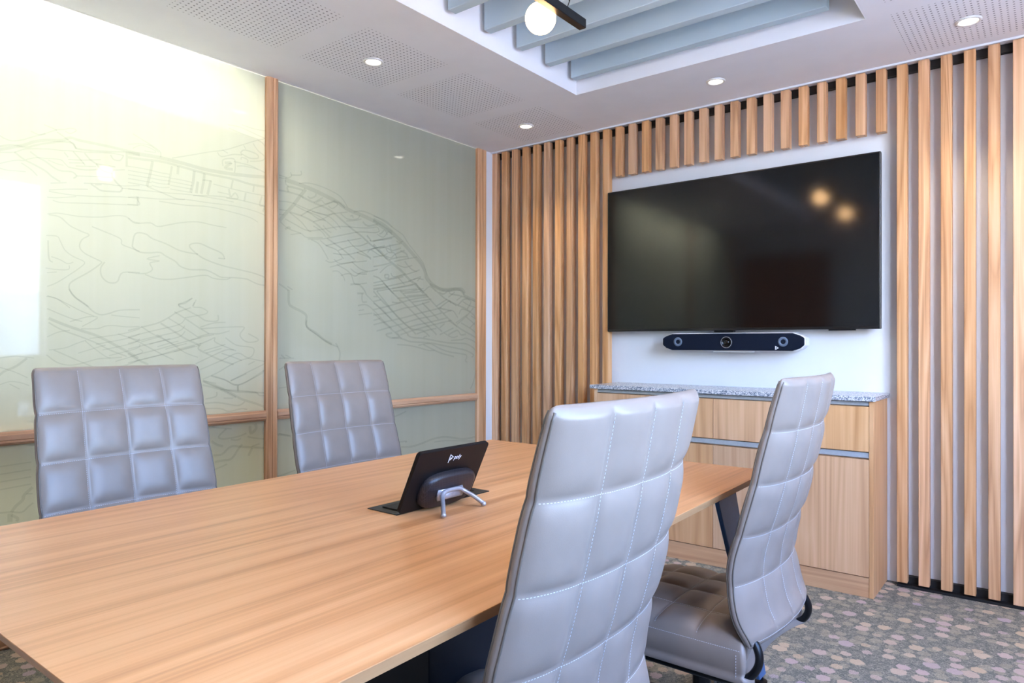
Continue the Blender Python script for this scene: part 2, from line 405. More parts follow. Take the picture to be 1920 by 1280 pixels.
def grille():
    m, nt, out = newmat('speaker_grille')
    b = pb(nt, out, rgb(14, 13, 17), 0.4)
    v = coords(nt)
    sp = nt.nodes.new('ShaderNodeSeparateXYZ'); nt.links.new(v, sp.inputs[0])
    a = math_(nt, 'FRACT', math_(nt, 'MULTIPLY', math_(nt, 'ADD', sp.outputs[0], sp.outputs[1]), 190))
    c = math_(nt, 'FRACT', math_(nt, 'MULTIPLY', math_(nt, 'SUBTRACT', sp.outputs[0], sp.outputs[1]), 190))
    h = math_(nt, 'MULTIPLY', math_(nt, 'GREATER_THAN', a, 0.45), math_(nt, 'GREATER_THAN', c, 0.35))
    nt.links.new(mixc(nt, h, rgb(40, 36, 42), rgb(7, 6, 9)), b.inputs['Base Color'])
    return m
GRILLE = grille()
MAP = [(3.4,[-2850,1868,-2835,1861,-2812,1858,-2779,1870,-2748,1888,-2711,1908,-2668,1934,-2643,1941]),(7.7,[-2854,1815,-2774,1852,-2743,1871,-2700,1887,-2651,1898,-2621,1915,-2595,1912,-2540,1912,-2479,1912,-2417,1910,-2362,1908]),(5.2,[-2854,1827,-2812,1843,-2769,1844,-2743,1856,-2706,1873,-2651,1892,-2612,1895,-2595,1877,-2494,1889,-2414,1904,-2362,1901]),(3.7,[-2754,1908,-2727,1901,-2706,1910]),(3.3,[-2711,1943,-2679,1936,-2668,1932]),(3.8,[-2668,1926,-2651,1917,-2612,1892,-2601,1875]),(3.3,[-2854,1807,-2805,1818,-2769,1838,-2695,1854,-2651,1858,-2626,1863,-2569,1870,-2479,1886,-2426,1888]),(4.6,[-2805,1818,-2774,1797,-2743,1785,-2705,1768,-2684,1751,-2656,1737]),(4.2,[-2756,1831,-2727,1813,-2706,1805,-2662,1780,-2617,1783,-2600,1770,-2611,1758]),(2.7,[-2854,1765,-2804,1788,-2774,1793]),(2.8,[-2769,1798,-2735,1813,-2706,1816,-2657,1822,-2640,1810,-2629,1799]),(2.8,[-2697,1812,-2668,1804,-2645,1802]),(2.7,[-2854,1751,-2829,1747,-2799,1750,-2769,1753]),(3.2,[-2784,1783,-2753,1765,-2732,1745]),(3.9,[-2629,1799,-2597,1798,-2560,1801,-2521,1811]),(3.9,[-2612,1863,-2589,1840,-2569,1818]),(4.4,[-2572,1866,-2551,1844,-2530,1832,-2512,1813,-2494,1807,-2470,1805]),(3.8,[-2643,1853,-2629,1837]),(2.9,[-2629,1828,-2577,1837,-2512,1852]),(2.9,[-2626,1816,-2572,1826]),(2.9,[-2603,1808,-2530,1821]),(4.0,[-2476,1880,-2464,1863,-2439,1865,-2426,1888]),(6.1,[-2414,1904,-2414,1843]),(3.5,[-2530,1832,-2494,1833,-2457,1834]),(5.0,[-2464,1823,-2470,1795,-2454,1772,-2432,1752,-2438,1736]),(3.0,[-2467,1819,-2420,1830]),(2.9,[-2600,1770,-2554,1777,-2470,1789]),(2.8,[-2689,1725,-2634,1737]),(3.0,[-2574,1746,-2494,1758,-2439,1760,-2362,1775]),(2.9,[-2694,1698,-2634,1712,-2559,1725]),(2.9,[-2694,1693,-2639,1692,-2597,1694,-2524,1702,-2432,1716,-2362,1721]),(2.8,[-2700,1670,-2667,1673,-2600,1689]),(2.9,[-2681,1661,-2650,1657,-2583,1666,-2494,1677,-2368,1692]),(4.4,[-2548,1748,-2530,1738,-2506,1728,-2438,1736]),(3.0,[-2533,1747,-2509,1752]),(3.1,[-2432,1752,-2362,1758]),(5.1,[-2368,1720,-2371,1695]),(2.9,[-2640,1936,-2621,1931,-2601,1949,-2621,1952,-2643,1941]),(11.0,[-2409,1901,-2344,1908,-2270,1910,-2171,1906,-2078,1900,-1961,1904,-1858,1913,-1763,1925]),(7.2,[-2409,1884,-2344,1888,-2270,1895,-2171,1889,-2078,1882,-1941,1882,-1858,1874,-1763,1876]),(3.6,[-2390,1986,-2344,1967,-2301,1949,-2277,1933,-2277,1912]),(3.1,[-2409,1938,-2357,1952,-2317,1952,-2284,1932]),(3.1,[-2390,1925,-2357,1946,-2311,1940,-2297,1929,-2344,1925]),(3.4,[-2228,1919,-2135,1954,-2060,1983,-1982,2010,-1901,2051,-1816,2094,-1764,2114]),(7.8,[-2310,1888,-2320,1831,-2333,1777]),(6.4,[-2228,1884,-2235,1840,-2242,1800]),(8.1,[-2200,1890,-2203,1854]),(8.7,[-2129,1883,-2134,1831,-2145,1785]),(8.3,[-2082,1881,-2086,1843,-2097,1787]),(8.2,[-2112,1839,-2119,1786]),(8.4,[-2052,1854,-2067,1788]),(4.4,[-2090,1850,-2048,1854]),(3.1,[-2409,1847,-2360,1849,-2314,1849]),(3.2,[-2314,1848,-2276,1846,-2238,1847]),(3.1,[-2408,1830,-2360,1831,-2314,1832]),(3.2,[-2314,1832,-2276,1831,-2238,1833]),(3.1,[-2408,1813,-2360,1814,-2314,1815]),(3.2,[-2314,1816,-2276,1815,-2238,1818]),(3.1,[-2408,1797,-2360,1797,-2314,1797]),(3.2,[-2314,1801,-2276,1799,-2238,1804]),(3.1,[-2408,1780,-2360,1780,-2313,1780]),(3.2,[-2313,1785,-2276,1783,-2238,1790]),(3.2,[-2235,1831,-2185,1832,-2138,1830]),(3.2,[-2235,1816,-2185,1816,-2138,1815]),(3.2,[-2235,1800,-2185,1800,-2138,1800]),(3.2,[-2235,1784,-2185,1784,-2138,1785]),(3.2,[-2408,1753,-2343,1758,-2242,1765,-2149,1774,-2020,1777,-1941,1775]),(3.7,[-2333,1777,-2276,1763,-2206,1746,-2171,1749]),(4.0,[-2134,1773,-2020,1789,-1941,1791,-1815,1784,-1763,1777]),(3.3,[-2376,1725,-2276,1733,-2171,1749,-2059,1752,-1941,1757,-1836,1750,-1762,1733]),(3.4,[-2283,1723,-2170,1724,-2059,1734,-1940,1726,-1858,1715,-1815,1698]),(3.6,[-2411,1689,-2363,1695,-2373,1718,-2369,1726,-2408,1718]),(5.7,[-1945,1877,-1953,1838]),(6.8,[-1965,1832,-1957,1796]),(4.6,[-1953,1796,-1933,1819,-1920,1794,-1977,1788]),(5.9,[-1837,1870,-1841,1839]),(3.5,[-2040,1841,-1961,1836,-1858,1832,-1763,1832]),(3.4,[-2020,1809,-1965,1807]),(6.4,[-1879,1828,-1887,1788]),(6.5,[-1794,1827,-1806,1782,-1780,1782,-1789,1753]),(4.6,[-1993,1932,-1993,1962,-1941,1977,-1933,1944,-1937,1913]),(8.5,[-1985,1949,-1953,1955,-1985,1926,-1945,1927]),(4.0,[-2021,1990,-2001,1975,-1941,1998,-1900,2003]),(3.4,[-1997,2006,-1970,1997]),(4.7,[-1900,2005,-1905,2015,-1884,2031,-1824,2025,-1816,2007,-1859,1998,-1900,2009]),(3.5,[-1892,2053,-1880,2036]),(4.1,[-1842,2072,-1816,2043,-1781,2023,-1794,2000,-1858,1983]),(4.2,[-1816,2094,-1790,2084,-1772,2064]),(4.1,[-1904,1981,-1900,1993,-1871,1988,-1871,1972]),(4.1,[-1925,1946,-1888,1954,-1816,1953,-1772,1942]),(3.5,[-1966,2115,-1901,2105,-1816,2098]),(3.5,[-1970,2129,-1909,2133,-1816,2117,-1764,2110]),(3.5,[-1901,2147,-1838,2143,-1764,2149]),(4.1,[-1941,1965,-1858,1963,-1816,1953]),(2.9,[-2699,1606,-2667,1614,-2639,1614,-2582,1613,-2509,1622,-2463,1634,-2419,1638,-2387,1621,-2361,1618]),(3.4,[-2694,1604,-2656,1600,-2622,1572,-2582,1555,-2554,1544,-2579,1523,-2588,1494,-2570,1470,-2523,1449]),(3.9,[-2523,1449,-2508,1440,-2523,1423,-2558,1394,-2610,1358,-2624,1338,-2618,1313,-2593,1286,-2555,1259]),(4.0,[-2496,1442,-2511,1417,-2508,1385,-2487,1363,-2462,1360,-2446,1370,-2428,1405,-2360,1410]),(3.5,[-2544,1579,-2508,1568,-2438,1544,-2431,1521,-2393,1509,-2361,1499]),(2.9,[-2702,1524,-2666,1525,-2655,1508,-2639,1475,-2610,1453,-2570,1435,-2587,1411,-2621,1382,-2666,1347,-2698,1330]),(2.8,[-2685,1445,-2655,1436,-2630,1423,-2610,1431]),(2.8,[-2704,1400,-2666,1397,-2627,1401,-2624,1417]),(2.8,[-2699,1382,-2666,1388]),(2.8,[-2701,1292,-2666,1285,-2621,1252]),(3.7,[-2696,1506,-2693,1438,-2680,1424]),(3.7,[-2408,1633,-2379,1615,-2320,1625,-2289,1614,-2248,1625,-2192,1643,-2115,1658,-2039,1653,-1976,1651]),(4.2,[-2391,1516,-2379,1571,-2339,1576,-2309,1559,-2255,1545,-2198,1523,-2152,1516,-2111,1514]),(4.4,[-2391,1516,-2365,1498,-2326,1497,-2279,1504,-2255,1492,-2212,1472,-2191,1453,-2148,1442,-2077,1446,-2035,1433,-1999,1419,-1939,1422,-1882,1421,-1865,1418,-1814,1400,-1761,1396]),(4.5,[-1984,1505,-2000,1530,-2058,1549,-2104,1563,-2141,1556,-2148,1541,-2111,1511,-2073,1493,-2000,1474,-1899,1460,-1831,1450,-1761,1432]),(4.0,[-2015,1506,-1984,1505]),(3.6,[-2407,1408,-2342,1408,-2309,1428,-2319,1455,-2279,1467,-2332,1471,-2279,1490]),(3.8,[-2339,1405,-2292,1391,-2233,1392,-2169,1404,-2077,1422,-2038,1411,-1980,1410,-1956,1419]),(3.8,[-2198,1285,-2169,1297,-2136,1315]),(3.2,[-2190,1271,-2198,1285]),(3.8,[-2118,1310,-2132,1281]),(3.9,[-2624,1325,-2604,1294,-2570,1271,-2537,1240,-2510,1229,-2480,1235,-2437,1250,-2360,1255]),(2.9,[-2698,1295,-2666,1285,-2621,1262,-2581,1241,-2534,1222]),(3.0,[-2471,1229,-2430,1225,-2360,1221]),(7.4,[-2693,1209,-2638,1185,-2581,1164,-2522,1143,-2461,1110,-2398,1073,-2366,1052]),(3.9,[-2693,1193,-2649,1166,-2581,1139,-2522,1113,-2476,1087,-2411,1060]),(2.9,[-2621,1198,-2581,1212,-2552,1220,-2522,1216,-2578,1180]),(2.9,[-2698,1246,-2654,1226,-2609,1208,-2578,1200]),(3.0,[-2581,1171,-2522,1173,-2492,1184,-2455,1186,-2411,1182,-2360,1185]),(2.8,[-2698,1138,-2660,1157,-2621,1164]),(2.9,[-2692,1088,-2637,1096,-2598,1113,-2563,1126]),(2.9,[-2592,1075,-2534,1094,-2492,1107]),(3.4,[-2676,1088,-2637,1069,-2592,1046,-2536,1019]),(3.4,[-2700,1070,-2665,1041,-2626,1029,-2586,1033,-2522,1051,-2476,1054,-2430,1057]),(3.0,[-2566,1123,-2534,1094,-2492,1061,-2473,1054]),(3.0,[-2551,1133,-2430,1153,-2360,1175]),(3.0,[-2528,1110,-2411,1134,-2360,1154]),(3.0,[-2504,1087,-2392,1113,-2359,1133]),(3.0,[-2479,1064,-2372,1093,-2359,1111]),(3.1,[-2455,1040,-2353,1073,-2359,1090]),(3.1,[-2446,1153,-2398,1137,-2359,1127]),(3.6,[-2442,1017,-2398,1029,-2359,1045]),(5.9,[-2763,1058,-2797,1029,-2832,1012,-2851,995]),(2.7,[-2849,1060,-2797,1066,-2740,1058]),(2.7,[-2849,1027,-2802,1008,-2761,985]),(2.7,[-2849,962,-2817,973,-2784,968,-2755,955]),(2.7,[-2817,964,-2786,944]),(4.4,[-2136,1316,-2169,1291,-2198,1283,-2162,1263,-2132,1248,-2106,1236,-2072,1217,-2018,1218,-2016,1245]),(3.8,[-2125,1299,-2132,1277,-2095,1275,-2065,1259,-2080,1246,-2132,1235,-2169,1227]),(4.2,[-2143,1273,-2205,1249,-2240,1226,-2284,1202,-2341,1185,-2406,1167]),(4.4,[-2215,1252,-2169,1225,-2114,1190,-2057,1158]),(3.8,[-2240,1223,-2187,1192,-2110,1143]),(5.5,[-2274,1201,-2218,1167,-2161,1132,-2106,1107,-2106,1088,-2049,1059,-1998,1036,-1938,1016]),(3.7,[-2354,1185,-2308,1155,-2246,1124,-2197,1100]),(3.7,[-2406,1140,-2358,1117,-2308,1089,-2256,1061,-2218,1043]),(3.2,[-2291,1152,-2239,1121,-2168,1074,-2109,1052]),(6.2,[-2406,1073,-2367,1046,-2324,1024]),(3.4,[-2406,1140,-2308,1167,-2197,1196,-2169,1221]),(3.4,[-2406,1113,-2308,1140,-2197,1167,-2169,1193]),(3.4,[-2406,1090,-2308,1115,-2197,1142,-2168,1168]),(3.5,[-2387,1063,-2287,1088,-2197,1114,-2095,1140]),(3.5,[-2380,1039,-2281,1063,-2197,1089,-2095,1114]),(3.4,[-2406,1033,-2308,1057,-2197,1082,-2095,1107]),(3.9,[-2099,1187,-2038,1207,-1979,1212]),(4.0,[-2095,1180,-2018,1187,-1906,1193,-1885,1187,-1906,1160,-1897,1137,-1864,1120,-1817,1126,-1817,1138,-1864,1161]),(3.9,[-2110,1143,-2057,1158,-2010,1159,-1959,1173]),(3.9,[-2143,1128,-2095,1143,-2034,1155]),(3.9,[-2102,1110,-2057,1129,-2030,1140,-2030,1122,-1979,1099,-1926,1080]),(4.0,[-1979,1141,-1926,1107,-1864,1099,-1834,1087,-1847,1052,-1905,1034,-1958,1012,-2018,980,-2086,953]),(3.6,[-2083,1081,-2018,1099,-1979,1110]),(3.6,[-2072,1070,-1998,1092]),(3.9,[-2120,1023,-2049,1055,-1978,1084,-1938,1084]),(4.0,[-2098,997,-1998,1036,-1918,1069,-1864,1045,-1769,1026]),(4.0,[-1998,1069,-1938,1050,-1897,1034]),(4.0,[-2048,966,-1978,945,-1913,920,-1760,984]),(4.1,[-1954,940,-1855,983,-1760,1023]),(5.2,[-1917,916,-1915,889]),(4.1,[-1864,1014,-1830,1029]),(3.9,[-2086,946,-2025,932]),(5.2,[-2083,942,-2017,913,-1938,890,-1855,882,-1760,873]),(3.1,[-2354,1120,-2308,1134,-2267,1145]),(3.2,[-2321,1110,-2274,1124,-2232,1135]),(3.2,[-2287,1100,-2239,1114,-2197,1124]),(3.2,[-2253,1089,-2204,1103,-2161,1114]),(3.2,[-2218,1078,-2168,1092,-2124,1103]),(14.9,[-1667,1931,-1595,1924,-1509,1911,-1419,1891,-1352,1873,-1279,1844,-1189,1827,-1106,1809,-1035,1783,-958,1758]),(4.5,[-1587,1927,-1534,1939,-1475,1939,-1397,1927,-1325,1903,-1279,1855]),(4.8,[-1237,1835,-1184,1849,-1116,1842,-1015,1814,-959,1790]),(4.3,[-1702,1935,-1663,1939,-1632,1955,-1636,1975]),(5.0,[-1632,1962,-1575,1973,-1575,1994]),(4.3,[-1702,1948,-1655,1944]),(12.4,[-1546,1905,-1583,1860,-1619,1812,-1655,1772,-1697,1724]),(6.2,[-1702,1873,-1647,1873,-1587,1869,-1559,1860]),(7.4,[-1647,1873,-1649,1900,-1563,1898]),(4.3,[-1667,1931,-1663,1911,-1647,1900]),(7.4,[-1567,1862,-1483,1841,-1397,1822,-1316,1779,-1246,1740,-1189,1713,-1125,1675,-1065,1643,-993,1599]),(4.4,[-1702,1819,-1655,1823,-1611,1820,-1534,1804,-1432,1791,-1374,1807]),(5.1,[-1611,1813,-1567,1799,-1517,1786,-1466,1764,-1423,1763]),(4.4,[-1643,1773,-1574,1735,-1529,1695,-1512,1694]),(6.3,[-1639,1774,-1566,1764,-1500,1745,-1449,1717,-1396,1680]),(4.3,[-1701,1778,-1655,1779]),(4.3,[-1701,1754,-1674,1755]),(4.4,[-1694,1718,-1647,1690,-1574,1675,-1537,1659,-1440,1671]),(4.6,[-1666,1736,-1607,1716,-1533,1695,-1440,1714,-1325,1744,-1189,1755,-1116,1765,-1071,1775,-1055,1753]),(7.4,[-1666,1684,-1647,1697,-1635,1692]),(3.7,[-1635,1661,-1574,1677]),(5.2,[-1575,1766,-1500,1813,-1432,1842,-1352,1873,-1298,1848]),(4.5,[-1496,1846,-1440,1880]),(4.5,[-1508,1797,-1414,1790,-1361,1765,-1325,1733]),(4.5,[-1538,1793,-1466,1779,-1414,1757,-1352,1722]),(4.5,[-1500,1745,-1440,1768,-1379,1803,-1279,1829]),(5.7,[-1534,1871,-1517,1864,-1488,1879,-1483,1894]),(4.5,[-1483,1848,-1449,1864,-1423,1850,-1361,1879]),(4.6,[-1405,1842,-1379,1832,-1343,1863,-1370,1870]),(4.7,[-1325,1814,-1279,1791,-1213,1801,-1194,1826]),(5.4,[-1260,1809,-1246,1815,-1242,1801]),(4.7,[-1288,1779,-1223,1792,-1184,1805]),(7.6,[-1175,1791,-1140,1773,-1066,1791]),(4.5,[-1440,1736,-1414,1714,-1387,1703]),(4.5,[-1500,1724,-1449,1702,-1422,1677]),(4.5,[-1512,1651,-1466,1635,-1431,1596,-1405,1559]),(4.7,[-1533,1652,-1440,1664,-1306,1702,-1199,1731,-1091,1741,-1055,1753]),(4.6,[-1457,1654,-1414,1630,-1351,1615,-1306,1572]),(5.9,[-1414,1670,-1351,1641,-1306,1620,-1231,1576]),(4.6,[-1422,1629,-1352,1652,-1260,1678,-1184,1698]),(4.7,[-1279,1679,-1232,1644,-1179,1623,-1115,1595]),(4.7,[-1342,1613,-1260,1644,-1193,1655,-1140,1677]),(4.8,[-1374,1595,-1283,1597,-1164,1632,-1095,1651,-1014,1676]),(6.9,[-1145,1718,-1120,1698,-1106,1692,-958,1726]),(4.9,[-1115,1645,-1045,1664,-988,1663,-958,1646]),(5.6,[-1055,1738,-1035,1748,-1014,1766,-994,1741]),(4.9,[-1140,1623,-1115,1641,-1040,1614,-993,1635]),(4.8,[-1213,1615,-1140,1600,-1115,1587]),(16.8,[-1098,1813,-1015,1789,-929,1742,-860,1699,-789,1647,-726,1601,-689,1551,-678,1514,-624,1479,-564,1456,-484,1457,-367,1468,-331,1442]),(5.1,[-1098,1834,-1006,1819,-944,1784,-875,1756,-830,1710,-758,1651,-705,1603,-678,1544,-641,1497]),(10.8,[-1098,1672,-1043,1636,-967,1586,-889,1545,-829,1502,-757,1462,-705,1420]),(5.6,[-1098,1693,-1029,1712,-939,1738]),(5.7,[-1056,1655,-982,1678,-885,1704]),(5.6,[-1098,1602,-1024,1620]),(5.6,[-1097,1549,-1024,1566,-967,1582]),(6.3,[-1097,1496,-1051,1485,-1005,1449,-947,1406]),(4.9,[-1051,1517,-995,1561,-962,1572]),(7.0,[-1014,1510,-986,1512,-986,1494,-1009,1492,-1014,1510]),(5.0,[-967,1524,-943,1504,-849,1530]),(5.1,[-990,1486,-909,1507,-788,1543,-737,1562]),(5.7,[-1005,1661,-986,1641,-943,1642,-919,1612]),(5.7,[-977,1686,-958,1655,-889,1677]),(5.7,[-981,1599,-909,1620,-839,1631]),(5.7,[-1005,1618,-967,1611,-933,1636,-860,1666]),(7.3,[-894,1659,-850,1649,-829,1621]),(5.8,[-943,1592,-884,1608,-829,1621,-758,1636]),(5.1,[-919,1576,-859,1566,-799,1583]),(5.9,[-859,1603,-839,1583,-799,1557,-757,1549]),(5.2,[-829,1487,-757,1508,-705,1504]),(5.2,[-788,1498,-726,1521,-757,1492]),(5.6,[-1097,1457,-1028,1473,-869,1510]),(5.7,[-1097,1425,-1004,1442,-809,1489]),(5.0,[-1070,1413,-957,1434,-757,1477]),(5.1,[-894,1424,-829,1424,-705,1451]),(5.1,[-909,1500,-859,1463]),(5.3,[-757,1455,-705,1435,-651,1466,-597,1438]),(5.8,[-924,1714,-899,1706,-875,1720]),(4.9,[-1071,1735,-1024,1723,-987,1760,-958,1746]),(6.1,[-1700,1410,-1665,1392,-1646,1380]),(4.9,[-1653,1400,-1622,1385]),(9.4,[-1644,1383,-1643,1318,-1621,1298,-1565,1276,-1540,1256,-1542,1224,-1532,1196,-1481,1168,-1429,1133,-1381,1111]),(4.6,[-1422,1553,-1387,1545,-1315,1571]),(4.7,[-1396,1519,-1306,1546,-1241,1559,-1145,1576]),(4.6,[-1378,1499,-1342,1502,-1306,1475,-1296,1453]),(4.7,[-1351,1538,-1287,1514,-1231,1485,-1188,1507,-1140,1515]),(4.7,[-1324,1481,-1259,1494,-1231,1443,-1183,1446,-1144,1453]),(7.5,[-1259,1437,-1202,1441,-1164,1413,-1149,1388]),(6.8,[-1212,1391,-1164,1394]),(6.1,[-1178,1393,-1176,1348,-1144,1348]),(5.6,[-1207,1324,-1144,1330,-1074,1287,-1013,1238,-960,1203]),(4.8,[-1202,1297,-1163,1303]),(4.8,[-1202,1274,-1154,1280,-1104,1286]),(4.9,[-1149,1388,-1089,1344,-1034,1304,-961,1255]),(4.8,[-1250,1562,-1193,1529,-1135,1519,-1065,1537]),(4.6,[-1369,1565,-1324,1544,-1222,1568]),(4.7,[-1259,1524,-1212,1501,-1144,1503]),(7.2,[-1097,1411,-1042,1365,-942,1294,-818,1209,-715,1196,-650,1159]),(7.2,[-1074,1413,-980,1328,-908,1266,-808,1202,-767,1172]),(7.3,[-1023,1462,-942,1403,-828,1328,-736,1264,-661,1220,-590,1171]),(7.5,[-894,1424,-798,1359,-704,1295,-629,1244,-540,1191]),(7.7,[-778,1480,-689,1418,-591,1346,-484,1275,-366,1210,-181,1146]),(7.1,[-1097,1344,-1037,1312,-956,1250,-898,1215,-828,1168]),(7.1,[-1097,1288,-1018,1234,-942,1185,-883,1145]),(7.5,[-715,1363,-651,1320,-574,1268]),(7.9,[-651,1481,-524,1403,-408,1366,-306,1338,-181,1272]),(7.7,[-574,1338,-455,1324]),(5.9,[-1097,1440,-1023,1455]),(5.9,[-1097,1418,-995,1436]),(5.9,[-1097,1380,-1069,1381]),(5.9,[-1097,1352,-1042,1365]),(6.1,[-1097,1306,-1004,1327,-898,1354,-788,1382,-662,1404]),(6.1,[-1097,1274,-956,1300,-859,1326,-788,1337,-651,1374]),(5.9,[-1096,1246,-1046,1258]),(6.2,[-1096,1221,-1004,1241,-873,1267,-725,1302,-546,1340]),(6.2,[-1073,1186,-956,1214,-868,1234,-757,1263,-629,1286,-546,1308]),(6.3,[-932,1181,-808,1217,-651,1247,-495,1279]),(6.4,[-893,1167,-756,1203,-618,1232,-455,1264]),(6.4,[-762,1173,-677,1196,-591,1210]),(6.4,[-704,1154,-672,1162]),(6.2,[-957,1435,-859,1452,-788,1468]),(6.2,[-952,1420,-757,1444]),(6.2,[-869,1411,-726,1431]),(6.3,[-839,1398,-673,1415]),(6.2,[-918,1379,-673,1411]),(6.3,[-798,1363,-635,1390]),(6.1,[-957,1355,-898,1354,-898,1372]),(7.8,[-922,1178,-898,1156,-956,1148,-994,1159,-999,1170,-956,1177]),(6.9,[-956,1148,-883,1145,-808,1127,-650,1120,-540,1105,-425,1089,-318,1072,-244,1043,-262,1026]),(6.9,[-838,1168,-797,1153,-704,1147,-618,1136,-483,1121,-336,1117,-269,1100,-206,1063]),(5.9,[-917,1110,-828,1105,-735,1090,-661,1074,-607,1074]),(6.9,[-704,1110,-618,1078,-540,1054,-431,1033]),(6.3,[-746,1105,-650,1116,-562,1085,-483,1065,-378,1052,-318,1043,-311,1023,-324,1007,-305,994]),(6.4,[-460,1136,-366,1141,-306,1150,-193,1117]),(11.8,[-651,1481,-597,1469,-541,1454,-484,1453,-438,1464,-379,1464,-343,1442,-325,1426,-194,1396]),(7.1,[-569,1436,-530,1427,-484,1449,-461,1431,-367,1424,-207,1391]),(6.2,[-591,1349,-496,1397]),(6.2,[-563,1339,-478,1386,-461,1371]),(7.2,[-402,1241,-318,1292,-244,1352]),(7.1,[-483,1172,-402,1201,-366,1173,-318,1178]),(6.4,[-414,1249,-306,1305]),(6.2,[-563,1171,-437,1216]),(6.2,[-529,1305,-449,1328,-396,1282]),(7.2,[-397,1362,-331,1406,-269,1393,-306,1342]),(6.4,[-385,1306,-355,1340,-282,1326]),(6.4,[-366,1250,-275,1216,-194,1175]),(6.5,[-318,1292,-232,1245,-187,1221]),(6.2,[-518,1242,-563,1214]),(6.3,[-484,1263,-402,1225]),(6.5,[-269,1298,-213,1271,-281,1220]),(5.5,[-484,1410,-426,1445]),(5.5,[-408,1394,-361,1420]),(5.5,[-484,1390,-408,1358]),(5.6,[-349,1389,-288,1367,-213,1354]),(5.5,[-523,1183,-449,1156,-396,1165]),(6.6,[-1356,1117,-1342,1097,-1327,1062,-1334,1019]),(4.9,[-1686,1058,-1665,1041]),(4.3,[-1698,1042,-1613,1041]),(4.3,[-1662,1057,-1631,1043]),(4.3,[-1698,984,-1668,1001]),(4.3,[-1698,894,-1655,897]),(7.3,[-214,952,-241,868,-272,820]),(6.5,[-945,689,-895,700,-844,715]),(6.5,[-911,539,-843,538,-852,530]),(8.4,[-886,508,-800,501,-711,511,-619,527,-505,528,-344,497,-202,500]),(5.5,[-610,506,-505,504,-202,468]),(4.3,[-1697,669,-1636,652]),(4.5,[-1537,1234,-1537,1201,-1472,1158,-1404,1119,-1342,1097]),(7.5,[-2087,947,-2025,920,-1961,889,-1899,853,-1827,827,-1770,804]),(6.2,[-2087,927,-2004,903,-1926,862]),(4.7,[-2004,903,-1917,893,-1827,880,-1804,864,-1771,862]),(6.9,[-1917,919,-1917,895]),(4.6,[-1952,941,-1873,971]),(4.6,[-2046,969,-1983,947,-1913,919,-1827,957,-1780,985]),(5.1,[-2078,844,-2012,843,-1917,823,-1881,839]),(4.6,[-2074,820,-2003,815,-1961,799,-1899,807,-1868,801]),(4.5,[-2074,863,-2025,872,-2020,892]),(4.0,[-1987,862,-1939,859]),(5.1,[-2045,734,-2003,726,-1947,717]),(5.7,[-1973,719,-2011,687,-1986,674,-1916,677,-1872,689]),(10.0,[-1854,720,-1849,687,-1822,705,-1826,730]),(7.2,[-1822,692,-1770,672,-1693,664,-1628,649]),(5.2,[-1951,668,-1925,661,-1899,667]),(5.3,[-1867,672,-1817,658,-1770,651]),(7.3,[-2045,670,-2020,652,-1990,640]),(7.0,[-2036,604,-1994,604,-1951,634,-1894,627,-1770,607,-1618,593]),(7.4,[-1894,639,-1916,615,-1947,578,-1986,575,-2028,573]),(5.1,[-2028,539,-1968,555]),(8.8,[-1842,615,-1862,580]),(4.7,[-1844,623,-1803,631]),(4.8,[-1825,453,-1769,457,-1682,461,-1602,476]),(3.6,[-2845,665,-2748,669]),(3.6,[-2845,637,-2748,641]),(3.6,[-2845,609,-2748,614]),(3.6,[-2845,581,-2748,587]),(7.7,[-2810,493,-2795,514,-2775,531,-2770,549,-2743,574]),(3.7,[-2763,553,-2743,550]),(4.5,[-2845,497,-2812,494,-2777,487,-2756,504,-2741,515]),(11.3,[-2814,489,-2814,458]),(6.8,[-2810,483,-2790,466,-2794,456])]

# ------------------------------------------------------------------ room shell
RX, RY, H = 4.05, -4.60, 2.41          # right wall x, rear wall y, ceiling height
HP = 2.64                               # higher ceiling pocket along the windows
CX0, CX1, CY0, CY1, CZ = 1.05, 2.42, -4.10, -0.643, 2.76

tag(MB().box(-1.6, RX + 0.2, RY - 0.2, 0.2, -0.06, 0).build('floor', CARPET), kind='structure')
m = MB()
m.box(-0.001, CX0, RY, 0, H, H + 0.05); m.box(CX1, 3.50, RY, 0, H, H + 0.05)
m.box(CX0, CX1, CY1, 0, H, H + 0.05); m.box(CX0, CX1, RY, CY0, H, H + 0.05)
m.box(3.50, 3.56, RY, 0, H, HP); m.box(3.50, RX + 0.2, RY, 0, HP, HP + 0.05)
ceil = tag(m.build('ceiling', CEIL), kind='structure')
m = MB()
m.box(CX0 - 0.02, CX0, CY0, CY1, H + 0.012, CZ); m.box(CX1, CX1 + 0.02, CY0, CY1, H + 0.012, CZ)
m.box(CX0 - 0.02, CX1 + 0.02, CY1, CY1 + 0.02, H + 0.012, CZ); m.box(CX0 - 0.02, CX1 + 0.02, CY0 - 0.02, CY0, H + 0.012, CZ)
m.box(CX0 - 0.02, CX1 + 0.02, CY0 - 0.02, CY1 + 0.02, CZ, CZ + 0.02)
m.box(CX0, CX0 + 0.004, CY0, CY1, H - 0.0006, CZ); m.box(CX0 + 0.004, CX1 - 0.004, CY1 - 0.004, CY1, H - 0.0006, CZ)
m.box(CX1 - 0.004, CX1, CY0, CY1, H - 0.0006, CZ)
cof = m.build('ceiling_recess', CEILW, ceil)
tag(MB().box(-0.30, 3.50, 0, 0.12, 0, H).box(3.50, RX + 0.2, 0, 0.12, 0, HP).build('wall_back', WHITE), kind='structure')
tag(MB().box(0.0, 3.50, RY - 0.12, RY, 0, H).box(3.50, RX + 0.2, RY - 0.12, RY, 0, HP).build('wall_front', GREYW), kind='structure')
